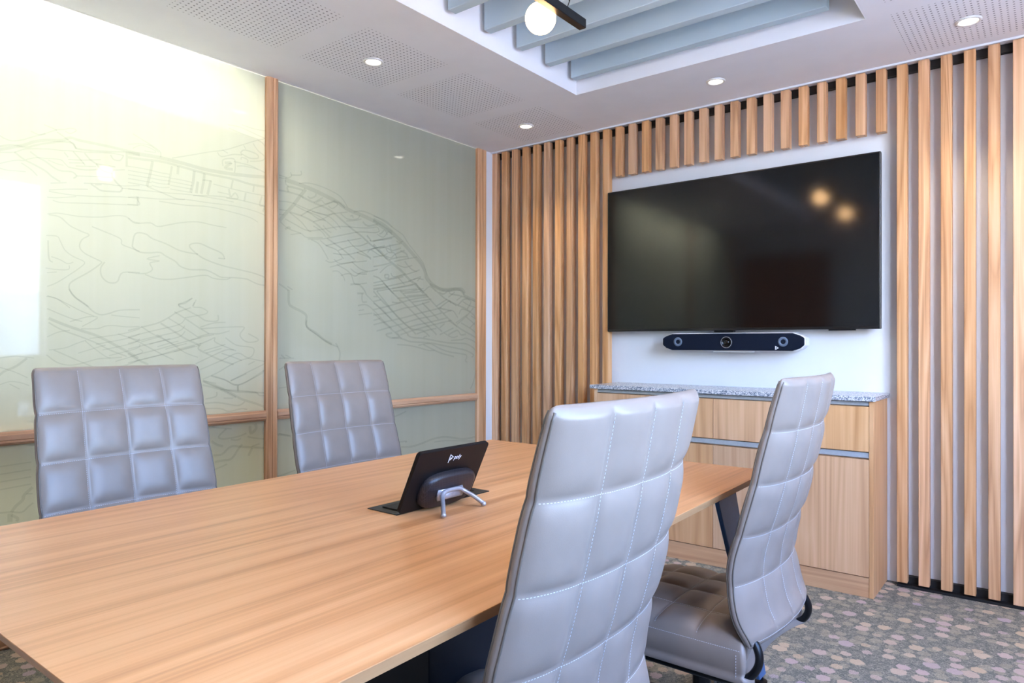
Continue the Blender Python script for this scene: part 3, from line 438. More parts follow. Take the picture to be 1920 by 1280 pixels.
# right wall with two window openings
W1, W2, WZ0, WZ1 = (-2.34, -1.40), (-3.60, -2.42), 0.98, 2.62
m = MB()
m.box(RX, RX + 0.15, RY, 0, 0, WZ0)
m.box(RX, RX + 0.15, W1[1], 0, WZ0, HP); m.box(RX, RX + 0.15, W2[1], W1[0], WZ0, HP); m.box(RX, RX + 0.15, RY, W2[0], WZ0, HP)
tag(m.build('wall_right', WHITE), kind='structure')
for i, (a, b) in enumerate((W1, W2)):
    m = MB()
    t = 0.03
    m.box(RX + 0.05, RX + 0.10, a, a + t, WZ0, WZ1); m.box(RX + 0.05, RX + 0.10, b - t, b, WZ0, WZ1)
    m.box(RX + 0.05, RX + 0.10, a, b, WZ0, WZ0 + t); m.box(RX + 0.05, RX + 0.10, a, b, WZ1 - t, WZ1)
    tag(m.build('window_%d' % (i + 2), WHTPL), kind='structure')
# rear wall door
d = tag(empty('door_1', (0.62, RY + 0.02, 0)), kind='structure')
MB().box(-0.42, 0.42, -0.012, 0.02, 0.0, 2.08).build('door_leaf', DOORW, d, 0.003)
MB().box(-0.48, -0.42, -0.015, 0.035, 0, 2.14).box(0.42, 0.48, -0.015, 0.035, 0, 2.14).box(-0.42, 0.42, -0.015, 0.035, 2.08, 2.14).build('door_frame', DOORW, d, 0.002)
MB().tube([(0.35, 0.02, 1.0), (0.35, 0.07, 1.0), (0.25, 0.07, 1.0)], 0.008).build('door_handle', CHROME, d, smooth=True)
# thin white angle where the ceiling meets the slats
tag(MB().box(-0.0, 3.50, -0.088, -0.076, H - 0.008, H + 0.001).build('trim_1', WHITE), kind='structure')
# wall return between glazing and slat wall
tag(MB().box(-0.12, 0.006, -0.134, 0, 0, H).build('wall_left_return', WHITE), kind='structure')

# corridor behind the glazing
m = MB()
m.box(-1.65, -1.60, RY - 0.2, 0.2, 0, 2.6); m.box(-1.6, -0.03, 0.02, 0.12, 0, 2.6); m.box(-1.6, 0.0, RY - 0.2, RY - 0.12, 0, 2.6)
tag(m.build('wall_corridor', GREYW), kind='structure')
tag(MB().box(-1.6, -0.002, RY - 0.2, 0.12, 2.46, 2.52).build('ceiling_corridor', WHITE), kind='structure')

# ------------------------------------------------------------------ glazed partition with printed map
part = tag(empty('wall_left', (0, 0, 0)), kind='structure')
YM = [(-3.42, -3.355), (-1.779, -1.717)]
XF, XB = 0.015, -0.045
def stud(y0, y1, z0=0.0, z1=H, groove=True):
    c = (y0 + y1) / 2; g = 0.002
    pts = [(XB, y0), (XF - 0.008, y0), (XF, y0 + 0.010), (XF, c - g), (XF - 0.006, c), (XF, c + g), (XF, y1 - 0.010), (XF - 0.008, y1), (XB, y1)]
    MB().prism(pts, 'z', z0, z1).build('mullion', OAK, part)
stud(-1.779, -1.717); stud(-3.42, -3.355); stud(-0.224, -0.134); stud(RY, RY + 0.06)
def rail(y0, y1, z0, z1, name='rail'):
    pts = [(XB, z0), (XF - 0.012, z0), (XF - 0.002, z0 + 0.010), (XF - 0.002, z0 + 0.016), (XF - 0.006, z0 + 0.018), (XF - 0.002, z0 + 0.020), (XF - 0.002, z1 - 0.012), (XF - 0.012, z1), (XB, z1)]
    MB().prism(pts, 'y', y0, y1).build(name, OAK_H, part)
spans = [(-1.717, -0.224), (-3.355, -1.779), (RY + 0.06, -3.42)]
for y0, y1 in spans:
    rail(y0, y1, 0.741, 0.790); rail(y0, y1, 0.0, 0.06)
XG = -0.010
panes = {}
for k, (y0, y1) in enumerate(spans):
    for up, (z0, z1) in enumerate(((0.06, 0.741), (0.790, H))):
        panes[(k, up)] = MB().box(XG - 0.010, XG, y0, y1, z0, z1).build('glass_pane', FILM, part)
inks = {}
for w, pts in MAP:
    P = [(pts[i] / 1000.0, pts[i + 1] / 1000.0) for i in range(0, len(pts), 2)]
    cy = sum(p[0] for p in P) / len(P); cz = sum(p[1] for p in P) / len(P)
    key = (0 if cy > -1.748 else 1, 1 if cz > 0.765 else 0)
    mb = inks.setdefault(key, MB())
    # smooth polyline (Catmull-Rom) into a thin printed ribbon
    if len(P) > 2:
        Q = []
        for i in range(len(P) - 1):
            p0 = P[max(i - 1, 0)]; p1 = P[i]; p2 = P[i + 1]; p3 = P[min(i + 2, len(P) - 1)]
            for s in range(4):
                t = s / 4.0
                f = lambda a, b, c, dd: 0.5 * ((2 * b) + (-a + c) * t + (2 * a - 5 * b + 4 * c - dd) * t * t + (-a + 3 * b - 3 * c + dd) * t ** 3)
                Q.append((f(p0[0], p1[0], p2[0], p3[0]), f(p0[1], p1[1], p2[1], p3[1])))
        Q.append(P[-1])
    else:
        Q = P
    h = w / 2000.0 * 1.45
    y0, y1 = spans[key[0]]
    z0, z1 = ((0.06, 0.741), (0.790, H))[key[1]]
    vs = []; fs = []
    for i, q in enumerate(Q):
        a = Q[max(i - 1, 0)]; b = Q[min(i + 1, len(Q) - 1)]
        dy, dz = b[0] - a[0], b[1] - a[1]
        L = math.hypot(dy, dz) or 1
        ny, nz = -dz / L * h, dy / L * h
        for s in (1, -1):
            vs.append((XG + 0.0008, min(max(q[0] + s * ny, y0), y1), min(max(q[1] + s * nz, z0), z1)))
        if i: fs.append((2 * i - 2, 2 * i - 1, 2 * i + 1, 2 * i))
    mb.add(vs, fs)
for key, mb in inks.items():
    mb.build('printed_map', INK, panes[key])

# ------------------------------------------------------------------ slat cladding
PT = 0.087
def slat_screen(label, idx, z0, z1, bottom_strip, wide=None):
    root = tag(empty('slat_screen', (PT * idx[0], 0, 0)), label, 'slatted wall panel')
    x0 = PT * idx[0]
    end = PT * idx[-1] + 0.0435 if wide is None else wide[1]
    MB().box(-0.02 if idx[0] == 0 else -0.0435, end - x0, -0.028, -0.0005, 2.374, H - 0.001).build('mounting_strip', BLACK, root)
    if bottom_strip:
        MB().box(-0.0, end - x0, -0.0275, -0.0005, 0.001, 0.044).build('mounting_strip', BLACK, root)
        MB().box(-0.0, end - x0, -0.066, -0.0275, 0.0005, 0.012).build('mounting_strip', BLACK, root)
    proto = None
    L = z1 - z0
    for i in idx:
        if proto is None:
            w = 0.0215
            pts = [(0, -0.070), (0.0425, -0.070), (0.0425, -0.0285), (0, -0.0285)]
            proto = MB().prism(pts, 'z', z0, z1).build('slat', OAK, root, 0.0015, 1)
            o = proto
        else:
            o = proto.copy(); COL.objects.link(o); o.parent = root
        o.location = (PT * i - x0, 0, 0)
    if wide:
        MB().box(wide[0] - x0, wide[1] - x0, -0.070, -0.0285, z0 - 0.006, z1).build('board', OAK, root, 0.0015, 1)
    return root
slat_screen('tall oak slats on the white wall between the glass partition and the television', list(range(0, 11)), 0.022, 2.404, True)
slat_screen('row of short oak slats hanging from the ceiling line above the television', list(range(11, 28)), 2.109, 2.404, False)
slat_screen('tall spaced oak slats to the right of the television, ending in a wide board', list(range(28, 33)), 0.022, 2.404, True, (2.871, 3.12))

# ------------------------------------------------------------------ ceiling baffles
proto = None
where = ['nearest the television wall', 'second from the television wall', 'third from the television wall', 'fourth from the television wall, passing behind the globe', 'fifth from the television wall, its end just in view', 'beyond the picture edge', 'beyond the picture edge']
for k in range(15):
    y = -0.745 - 0.2255 * k
    if y < CY0 + 0.05: break
    if proto is None:
        proto = MB().box(0, 1.212, 0, 0.046, 0, CZ - 2.46 - 0.0005).build('ceiling_baffle', FELT, None, 0.002, 1)
        o = proto
    else:
        o = proto.copy(); COL.objects.link(o)
    o.location = (1.083, y, 2.46)
    if k < 7: lab = 'blue-grey felt ceiling baffle, ' + where[k]
    else: lab = 'blue-grey felt baffle in the ceiling recess above the table, behind the camera view'
    tag(o, lab, 'baffle', 'felt baffles in the ceiling recess')

# ------------------------------------------------------------------ downlights
def downlight(x, y, label, first=None):
    if first is None:
        r = empty('downlight', (x, y, H))
        MB().lathe([(0.046, 0.0), (0.046, -0.003), (0.043, -0.006), (0.036, -0.006), (0.033, -0.002), (0.033, 0.0)], 40, closed=True).build('trim_ring', RINGW, r, smooth=True)
        MB().lathe([(0.033, -0.0015), (0.033, 0.0)], 40).build('lens', LED, r)
    else:
        r = copy_tree(first); r.location = (x, y, H)
    tag(r, label, 'downlight', 'recessed ceiling downlights')
    li = bpy.data.lights.new('downlight_beam', 'SPOT'); li.energy = DL_E; li.color = (1.0, 0.80, 0.58)
    li.spot_size = math.radians(92); li.spot_blend = 0.75; li.shadow_soft_size = 0.03
    lo = bpy.data.objects.new('downlight_beam', li); COL.objects.link(lo); lo.location = (x, y, H - 0.012)
    return r
DL_E = 22.0
dl = downlight(0.549, -1.578, 'white-rimmed downlight set among the drilled holes near the glass partition')
downlight(0.540, -0.400, 'white-rimmed downlight in the ceiling corner above the tall slats, by the glass', dl)
downlight(1.698, -0.384, 'white-rimmed downlight in plain ceiling above the television', dl)
downlight(2.739, -0.379, 'white-rimmed downlight set among drilled holes above the slats right of the television', dl)
for x, y in ((0.545, -2.76), (2.739, -1.57), (2.739, -2.76), (0.545, -3.92), (2.739, -3.92)):
    downlight(x, y, 'round downlight in the ceiling outside the view', dl)

# ------------------------------------------------------------------ pendant
pen = tag(empty('pendant_lamp', (1.745, -2.30, 2.20)), 'black bar pendant with glowing round globes hanging under the ceiling baffles', 'pendant lamp')
MB().box(-0.014, 0.014, -0.62, 0.62, -0.016, 0.016).build('bar', BLKMT, pen, 0.002, 1)
for y in (0.466, -0.30):
    g = MB()
    prof = [(0.0505 * math.sin(PI * i / 24) if 0 < i < 24 else 0.0005, -0.0505 * math.cos(PI * i / 24)) for i in range(25)]
    g.lathe(prof, 40).build('globe', GLOBE, pen, smooth=True, loc=(-0.066, y, -0.016))
    MB().tube([(-0.066, y, 0.030), (-0.066, y, 0.052)], 0.018, 20).tube([(-0.066, y, 0.046), (0.0, y, 0.046), (0.0, y, 0.012)], 0.006, 10).build('lamp_holder', BLKMT, pen, smooth=True)
for y in (0.40, -0.40):
    MB().tube([(0, y, 0.014), (0, y, 0.30), (0, y, 0.5595)], 0.0018, 8).build('cable', BLKMT, pen)
MB().tube([(0.0, 0.52, 0.014), (0.006, 0.53, 0.045), (0.0, 0.50, 0.075), (-0.004, 0.44, 0.085), (0, 0.40, 0.12)], 0.0022, 8).build('cable', BLKMT, pen, smooth=True)

# ------------------------------------------------------------------ sideboard + stone top
sb = tag(empty('sideboard', (1.675, -0.16, 0)), 'pale oak sideboard with drawers over doors, below the television', 'cabinet')
X0, X1 = 0.965 - 1.675, 2.386 - 1.675
F = -0.32 + 0.16; B = 0.158
def sbx(x0, x1, y0, y1, z0, z1): return MB().box(x0, x1, y0, y1, z0, z1)
sbx(X1 - 0.018, X1, F, B, 0.001, 0.8645).build('side_panel', CABW, sb, 0.001, 1)
sbx(X0, X0 + 0.018, F, B, 0.001, 0.8645).build('side_panel', CABW, sb, 0.001, 1)
sbx(X0 + 0.0185, X1 - 0.0185, F + 0.022, B, 0.092, 0.862).build('carcass', CABW, sb)
sbx(X0 + 0.0185, X1 - 0.0185, F + 0.004, F + 0.020, 0.001, 0.088).build('plinth', CABH, sb)
for z0, z1 in ((0.842, 0.862), (0.611, 0.637)):
    MB().prism([(F + 0.021, z0), (F + 0.012, z0), (F + 0.006, z0 + 0.004), (F + 0.010, z1), (F + 0.021, z1)], 'x', X0 + 0.0185, X1 - 0.0185).build('finger_channel', ALU, sb)
div = [X0 + 0.0185] + [v - 1.675 for v in (1.312, 1.659, 2.010)] + [X1 - 0.003]
for i in range(4):
    g = 0.0012
    a = div[i] + g if i else X0 + 0.003
    b = div[i + 1] - g if i < 3 else X1 - 0.018 - 0.001
    if i == 0: a = X0 + 0.0195
    sbx(a, b, F - 0.0005, F + 0.019, 0.642, 0.840).build('drawer_front', CABW, sb, 0.0008, 1)
    sbx(a, b, F - 0.0005, F + 0.019, 0.092, 0.607).build('door', CABW, sb, 0.0008, 1)
tag(MB().box(0.945, 2.396, -0.338, -0.0005, 0.865, 0.886).build('stone_worktop', GRANITE, None, 0.0015, 2), 'speckled grey granite top lying on the oak sideboard', 'worktop')

# ------------------------------------------------------------------ television
tv = tag(empty('television', (1.6445, -0.06, 1.602)), 'large black switched-off television on the white wall', 'television')
hw, hh = 0.7285, 0.414
MB().box(-hw, hw, -0.030, 0.0, -hh, hh).build('housing', BEZEL, tv, 0.003, 2)
MB().box(-hw + 0.008, hw - 0.008, -0.0312, -0.0295, -hh + 0.014, hh - 0.008).build('screen', SCREEN, tv)
MB().box(-0.55, 0.55, 0.0005, 0.022, -0.30, 0.28).build('rear_cover', BLKPL, tv, 0.01, 2)
MB().box(-0.22, 0.22, 0.0225, 0.0595, -0.18, 0.18).build('wall_mount', BLKMT, tv, 0.002, 1)
MB().box(-0.075, 0.035, -0.026, -0.004, -hh - 0.010, -hh - 0.0002).build('sensor', BLKPL, tv, 0.002, 1)
MB().box(0.50, 0.62, -0.024, -0.006, -hh - 0.006, -hh - 0.0002).build('badge', BLKPL, tv, 0.001, 1)

# ------------------------------------------------------------------ video bar
vb = tag(empty('video_conference_bar', (1.669, -0.0005, 1.1265)), 'navy-fronted white camera and speaker bar on the wall under the television', 'camera bar')
def octo(hw, h, ch):
    return [(-hw + ch, -h), (hw - ch, -h), (hw - ch * 0.35, -h * 0.72), (hw, -h * 0.35), (hw, h * 0.45), (hw - ch * 0.35, h * 0.72), (hw - ch, h), (-hw + ch, h), (-hw + ch * 0.35, h * 0.72), (-hw, h * 0.45), (-hw, -h * 0.35), (-hw + ch * 0.35, -h * 0.72)]
MB().prism(octo(0.379, 0.0475, 0.058), 'y', -0.118, -0.045).build('body', WHTPL, vb, 0.004, 2)
MB().prism(octo(0.376, 0.0445, 0.056), 'y', -0.132, -0.1185).build('front_grille', BARF, vb, 0.006, 2)
for x in (-0.284, 0.276):
    MB().lathe([(0.0245, 0.0), (0.0245, 0.002), (0.012, 0.001), (0.012, 0.0)], 32, (x, -0.1322, 0.001), 'y', closed=True).build('speaker_ring', SPKR, vb, smooth=True)
    MB().lathe([(0.0115, 0.0), (0.010, 0.0012)], 24, (x, -0.1322, 0.001), 'y').build('speaker_cone', BARF, vb)
lz = MB().lathe([(0.032, 0.0), (0.032, 0.004), (0.029, 0.006), (0.025, 0.003), (0.016, 0.0015), (0.016, 0.0)], 36, (-0.012, -0.1322, -0.002), 'y', closed=True).build('camera_ring', BLKMT, vb, smooth=True)
MB().lathe([(0.0285, 0.0065), (0.030, 0.0055), (0.0285, 0.0045), (0.0270, 0.0055)], 36, (-0.012, -0.1322, -0.002), 'y', closed=True).build('rim', CHROME, lz, smooth=True)
MB().lathe([(0.016, 0.001), (0.012, 0.0035), (0.006, 0.005), (0.001, 0.0055)], 28, (-0.012, -0.1322, -0.002), 'y').build('lens', LENSG, lz, smooth=True)
MB().box(-0.085, 0.085, -0.1335, -0.110, 0.0435, 0.0480).build('lens_shutter', ALU, vb, 0.001, 1)
MB().box(-0.095, 0.105, -0.105, -0.0, -0.054, -0.0465).box(-0.12, 0.12, -0.0445, 0.0, -0.054, 0.03).build('wall_bracket', WHTPL, vb, 0.0015, 1)
# triangular maker's mark on the grille: outlined triangle pointing right
def tri_mark(ox, oz, s, y):
    A = [(-0.5 * s, 0.62 * s), (0.62 * s, 0.0), (-0.5 * s, -0.62 * s)]
    c = (sum(a[0] for a in A) / 3, sum(a[1] for a in A) / 3)
    I = [(c[0] + (a[0] - c[0]) * 0.42, c[1] + (a[1] - c[1]) * 0.42) for a in A]
    mb = MB()
    for i in range(3):
        j = (i + 1) % 3
        q = [A[i], A[j], I[j], I[i]]
        if i == 1: q = [A[i], (A[j][0] + 0.18 * s, A[j][1] + 0.1 * s), I[j], I[i]]
        mb.prism([(p[0] + ox, p[1] + oz) for p in q], 'y', y, y + 0.0008)
    return mb
tri_mark(0.246, -0.030, 0.017, -0.1332).build('logo', LOGO, vb)

# ------------------------------------------------------------------ table
tb = tag(empty('meeting_table', (1.80, -2.45, 0)), 'long walnut-coloured meeting table with slanted navy steel legs', 'table')
TC = [(1.225, -1.540), (2.322, -1.531), (2.368, -3.365), (1.267, -3.372)]
T0 = [(x - 1.80, y + 2.45) for x, y in TC]
def inset(P, d):
    cx = sum(p[0] for p in P) / 4; cy = sum(p[1] for p in P) / 4
    return [(p[0] - math.copysign(d, p[0] - cx), p[1] - math.copysign(d, p[1] - cy)) for p in P]
ZT = 0.730
b_ = [(x, y, ZT - 0.022) for x, y in inset(T0, 0.010)]
m_ = [(x, y, ZT - 0.0015) for x, y in T0]
m = MB()
m.add(b_ + m_, [(3, 2, 1, 0), (0, 1, 5, 4), (1, 2, 6, 5), (2, 3, 7, 6), (3, 0, 4, 7), (4, 5, 6, 7)])
top = m.build('tabletop', EDGEW, tb)
MB().hexa([(x, y, ZT - 0.0015) for x, y in T0], [(x, y, ZT) for x, y in T0]).build('laminate', TABW, top)
def leg(sx, sy):
    # blade leg: top near the corner, foot splayed outwards along the table
    x1, x0 = 0.446 * sx, 0.432 * sx       # outer / inner face at top
    fx1, fx0 = 0.453 * sx, 0.439 * sx
    dy = 0.0 if sy > 0 else 0.06
    ys = 0.0 if sy > 0 else -0.10
    yt0, yt1 = (0.708 + dy) * sy, (0.830 + dy) * sy
    yb0, yb1 = (1.045 + dy + ys) * sy, (1.105 + dy + ys) * sy
    top_ = [(x0, yt0, 0.660), (x1, yt0, 0.660), (x1, yt1, 0.7075), (x0, yt1, 0.7075)]
    bot = [(fx0, yb0, 0.022), (fx1, yb0, 0.022), (fx1, yb1, 0.022), (fx0, yb1, 0.022)]
    o = MB().hexa(bot, top_).build('leg', NAVY, tb, 0.002, 1)
    MB().lathe([(0.008, 0.022), (0.008, 0.012), (0.020, 0.010), (0.020, 0.001)], 20, ((fx0 + fx1) / 2, (yb0 + yb1) / 2, 0)).build('glide_foot', BLKPL, o, smooth=False)
for sx in (1, -1):
    for sy in (1, -1): leg(sx, sy)
    # the leg frame's top rail, cut back where it meets the blade
    for sy in (1, -1):
        r0 = 0.707 + (0.0 if sy > 0 else 0.06)
        MB().prism([((r0 - 0.10) * sy, 0.7078), ((r0 - 0.05) * sy, 0.668), (r0 * sy, 0.662), (r0 * sy, 0.7078)], 'x', 0.432 * sx, 0.446 * sx).build('top_rail', NAVY, tb, 0.001, 1)
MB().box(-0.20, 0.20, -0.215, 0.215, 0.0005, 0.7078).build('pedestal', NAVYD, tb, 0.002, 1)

# cable hatch let into the table
hp = tag(empty('cable_hatch', (1.80, -2.454, 0.7302)), 'flat black cable flap let into the tabletop under the touch controller', 'cable hatch')
MB().box(-0.052, 0.048, -0.161, 0.161, 0.0, 0.0022).build('plate', HATCH, hp, 0.0006, 1)
MB().box(-0.030, 0.018, -0.135, 0.135, 0.0023, 0.0045).build('flap', BLKPL, hp, 0.0006, 1)

# ------------------------------------------------------------------ touch controller
dv = empty('touch_controller', (1.846, -2.496, 0.7330))
tag(dv, 'black tilted touch controller on silver legs in the middle of the table', 'conference controller')
ang = math.atan2(0.43, 0.903)
RT = Matrix.Rotation(ang, 4, 'Y')          # local z (up the panel) leans towards +x
def slab(hw, z0, z1, x0, x1, r):
    pts = []
    for cx, cz, a0 in ((hw - r, z0 + r, -90), (hw - r, z1 - r, 0), (-hw + r, z1 - r, 90), (-hw + r, z0 + r, 180)):
        for i in range(7):
            a = math.radians(a0 + 15 * i); pts.append((cx + r * math.cos(a), cz + r * math.sin(a)))
    return MB().prism(pts, 'x', x0, x1)
def rot(o):
    o.data.transform(RT); return o
rot(slab(0.118, 0.002, 0.160, -0.004, 0.006, 0.010).build('housing', BLKPL, dv, 0.0015, 2))
rot(slab(0.115, 0.005, 0.157, -0.0052, -0.0041, 0.008).build('screen', LENSG, dv))
hum = MB()
prof = []
nb = 40
def oval(k, s): # superellipse bulge outline
    a = 2 * PI * k / nb
    c, s_ = math.cos(a), math.sin(a)
    e = 0.62
    return (0.088 * s * math.copysign(abs(c) ** e, c) + 0.010, 0.053 + 0.046 * s * math.copysign(abs(s_) ** e, s_))
rings = [(1.0, 0.0061), (0.99, 0.014), (0.95, 0.020), (0.86, 0.0235), (0.0001, 0.0245)]
vs = [(x,) + oval(k, s) for s, x in rings for k in range(nb)]
fs = [(j * nb + k, j * nb + (k + 1) % nb, (j + 1) * nb + (k + 1) % nb, (j + 1) * nb + k) for j in range(len(rings) - 1) for k in range(nb)]
g = MB().add(vs, fs).build('speaker_grille', GRILLE, dv, smooth=True)
g.data.materials[0] = GRILLE
rot(g)
# silver stand: bridge and two splayed legs
def P_(y, h, off=0.0):  # point on panel back
    v = RT @ Vector((0.006 + off, y, h)); return v
st = MB()
a = P_(-0.030, 0.058, 0.030); b2 = P_(0.045, 0.058, 0.030)
f1 = Vector((1.948 - 1.846, -2.569 + 2.496, 0.0050)); f2 = Vector((1.945 - 1.846, -2.430 + 2.496, 0.0050))
def curve(pts, n=8):
    out = []
    for i in range(len(pts) - 1):
        p0 = pts[max(i - 1, 0)]; p1 = pts[i]; p2 = pts[i + 1]; p3 = pts[min(i + 2, len(pts) - 1)]
        for s in range(n):
            t = s / n
            out.append(0.5 * ((2 * p1) + (p2 - p0) * t + (2 * p0 - 5 * p1 + 4 * p2 - p3) * t * t + (-p0 + 3 * p1 - 3 * p2 + p3) * t ** 3))
    out.append(pts[-1]); return out
st.tube(curve([f1, f1.lerp(a, 0.5), a + Vector((0.0, 0.0, -0.004)), a.lerp(b2, 0.22) + Vector((-0.004, 0, 0.004)), a.lerp(b2, 0.78) + Vector((-0.004, 0, 0.004)), b2 + Vector((0.0, 0.0, -0.004)), f2.lerp(b2, 0.5), f2]), 0.0052, 12)
st.lathe([(0.001, -0.0048), (0.0058, -0.0040), (0.0062, 0.0), (0.0050, 0.004), (0.001, 0.005)], 16, tuple(f1)); st.lathe([(0.001, -0.0048), (0.0058, -0.0040), (0.0062, 0.0), (0.0050, 0.004), (0.001, 0.005)], 16, tuple(f2))
st.build('stand', CHROME, dv, smooth=True)
bw = MB().tube([P_(-0.034, 0.050, 0.020), P_(0.048, 0.050, 0.020)], 0.006, 12, 0.014).build('stand_hinge', CHROME, dv, 0, smooth=True)
pt = slab(0.009, 0.0045, 0.0095, 0.0066, 0.0072, 0.001).build('rating_label', LOGO, dv); rot(pt)
pt.data.transform(Matrix.Translation((0, 0.0, 0)))
# wordmark and mark on the back
cu = bpy.data.curves.new('wordmark', 'FONT'); cu.body = 'poly'; cu.size = 0.0155; cu.extrude = 0.0002; cu.space_character = 1.02; cu.shear = 0.12
cu.offset = 0.00012
to = bpy.data.objects.new('wordmark_source', cu); COL.objects.link(to)
dg = bpy.context.evaluated_depsgraph_get()
me = bpy.data.meshes.new_from_object(to.evaluated_get(dg))
bpy.data.objects.remove(to)
me.materials.clear(); me.materials.append(LOGO)
# text plane x-right,y-up -> panel: y (along), z (up), facing +x
_w = max(v.co.x for v in me.vertices)
me.transform(Matrix.Diagonal((0.0245 / _w, 1, 1, 1)))
me.transform(Matrix(((0, 0, 1, 0.0064), (1, 0, 0, 0.0030), (0, 1, 0, 0.1290), (0, 0, 0, 1))))
me.transform(RT)
wo = bpy.data.objects.new('wordmark', me); COL.objects.link(wo); wo.parent = dv
mk = MB()
for path, w in ((((-0.0125, 0.1215), (-0.0125, 0.1435)), 0.0019), (((-0.0130, 0.1430), (-0.0010, 0.1355)), 0.0019), (((-0.0010, 0.1355), (-0.0100, 0.1280)), 0.0019), (((-0.0100, 0.1280), (-0.0072, 0.1350)), 0.0017)):
    (a0, a1), (b0, b1) = path
    dx, dz = b0 - a0, b1 - a1; L = math.hypot(dx, dz); nx, nz = -dz / L * w / 2, dx / L * w / 2
    mk.prism([(a0 + nx, a1 + nz), (b0 + nx, b1 + nz), (b0 - nx, b1 - nz), (a0 - nx, a1 - nz)], 'x', 0.0061, 0.0066)
rot(mk.build('logo', LOGO, dv))

# ------------------------------------------------------------------ quilted conference chair
PROF = [(0.352, .236), (0.387, .221), (0.434, .199), (0.485, .187), (0.54, .182), (0.59, .187), (0.654, .204), (0.711, .220), (0.78, .238), (0.842, .252), (0.909, .268), (0.975, .284), (1.034, .300)]
SEAMS = [0.909, 0.778, 0.649, 0.524]
def prof_x(z):
    P = PROF
    if z <= P[0][0]: i = 0
    elif z >= P[-1][0]: i = len(P) - 2
    else: i = max(k for k in range(len(P) - 1) if P[k][0] <= z)
    p0 = P[max(i - 1, 0)]; p1 = P[i]; p2 = P[i + 1]; p3 = P[min(i + 2, len(P) - 1)]
    t = (z - p1[0]) / (p2[0] - p1[0])
    m1 = (p2[1] - p0[1]) / (p2[0] - p0[0]) * (p2[0] - p1[0]); m2 = (p3[1] - p1[1]) / (p3[0] - p1[0]) * (p2[0] - p1[0])
    return (2 * t ** 3 - 3 * t * t + 1) * p1[1] + (t ** 3 - 2 * t * t + t) * m1 + (-2 * t ** 3 + 3 * t * t) * p2[1] + (t ** 3 - t * t) * m2
ZB, ZTOP = 0.376, 1.034
TE = 0.009        # half thickness at the side edges
def halfw(z):
    w = 0.229 + 0.015 * min(1, max(0, (1.0 - z) / 0.45))
    if z < 0.46: w -= 0.030 * ((0.46 - z) / 0.11) ** 1.5
    return w
def bow(u): return 0.024 * (1 - u * u)
def cell(a):           # distance profile inside a cell, 0 at the seam, 1 in the middle
    return (1 - abs(a) ** 3.6)
def quilt(u, z):
    cu_ = ((u + 1) / 2 * 4) % 1.0 * 2 - 1
    if abs(abs(u) - 1) < 1e-6: cu_ = 1
    zz = [1.045] + SEAMS + [0.372]
    for i in range(len(zz) - 1):
        if zz[i + 1] <= z <= zz[i]:
            cz = (z - zz[i + 1]) / (zz[i] - zz[i + 1]) * 2 - 1
            return cell(cu_) * cell(cz)
    return 0
def surf(u, z, side, lift=0.0):
    """side +1: rear face, -1: front face; u -1..1 across"""
    x = prof_x(z); dz = 0.004
    dx = (prof_x(z + dz) - prof_x(z - dz)) / (2 * dz)
    n = Vector((1, 0, -dx)).normalized()
    end = min(1.0, (ZTOP - z) / 0.013, (z - ZB) / 0.020)
    rnd = math.sqrt(max(0.0, 1 - (1 - max(end, 0)) ** 2))
    hw = halfw(z) - 0.012 * (1 - math.sqrt(max(0, 1 - (1 - min(1, max(0, (ZTOP - z) / 0.020))) ** 2)))
    zz_ = [1.045] + SEAMS + [0.372]
    for i_ in range(len(zz_) - 1):
        if zz_[i_ + 1] <= z <= zz_[i_]: hw -= 0.0035 * abs((z - zz_[i_ + 1]) / (zz_[i_] - zz_[i_ + 1]) * 2 - 1) ** 5 * (1 if 0.40 < z < 1.0 else 0)
    q = quilt(u, z) * 0.0095 * min(1, max(0, end))
    edge = 0.0015 * max(0, (abs(u) - 0.93) / 0.07) ** 2
    tz = min(1.0, max(0.0, (ZTOP - z) / 0.16)) ** 0.7
    te = 0.0065 + (TE - 0.0065) * tz
    t = te + 0.013 * (1 - abs(u) ** 4) * (0.12 + 0.88 * tz)
    off = (t * side * (0.25 + 0.75 * rnd)) + side * (q - edge + lift)
    c = Vector((x - TE + bow(u) - (t - te) * 0.0 + (TE - te), u * hw, z))
    return c + n * off
def make_back():
    NZ, NU = 150, 96
    zs = [ZB + (ZTOP - ZB) * (0.5 - 0.5 * math.cos(PI * i / NZ)) * 0.25 + (ZTOP - ZB) * (i / NZ) * 0.75 for i in range(NZ + 1)]
    us = [-1 + 2 * i / NU for i in range(NU + 1)]
    mb = MB(); vs = []; fs = []
    ring = 2 * (NU + 1) + 6
    for z in zs:
        row = [surf(u, z, 1) for u in us]
        # rounded side at u=+1
        def side(u, s0):
            a = surf(u, z, s0); b = surf(u, z, -s0)
            out = []
            for k in (1, 2, 3):
                t = k / 4.0
                p = a.lerp(b, t); p.y += math.copysign(0.0035 * math.sin(PI * t) ** 0.6, u)
                out.append(p)
            return out
        row += side(1, 1)
        row += [surf(u, z, -1) for u in reversed(us)]
        row += side(-1, -1)
        vs += row
    R_ = ring
    for j in range(NZ):
        for k in range(R_):
            fs.append((j * R_ + k, j * R_ + (k + 1) % R_, (j + 1) * R_ + (k + 1) % R_, (j + 1) * R_ + k))
    for base in (0, NZ * R_):
        for k in range(NU):
            a, b = base + k, base + k + 1
            c, d_ = base + (NU + 1) + 3 + (NU - k - 1), base + (NU + 1) + 3 + (NU - k)
            fs.append((a, b, c, d_))
        fs.append(tuple([base + NU] + [base + NU + 1 + i for i in range(3)] + [base + NU + 4]))
        fs.append(tuple([base + 2 * NU + 4] + [base + 2 * NU + 5 + i for i in range(3)] + [base]))
    mb.add([tuple(v) for v in vs], fs)
    return mb
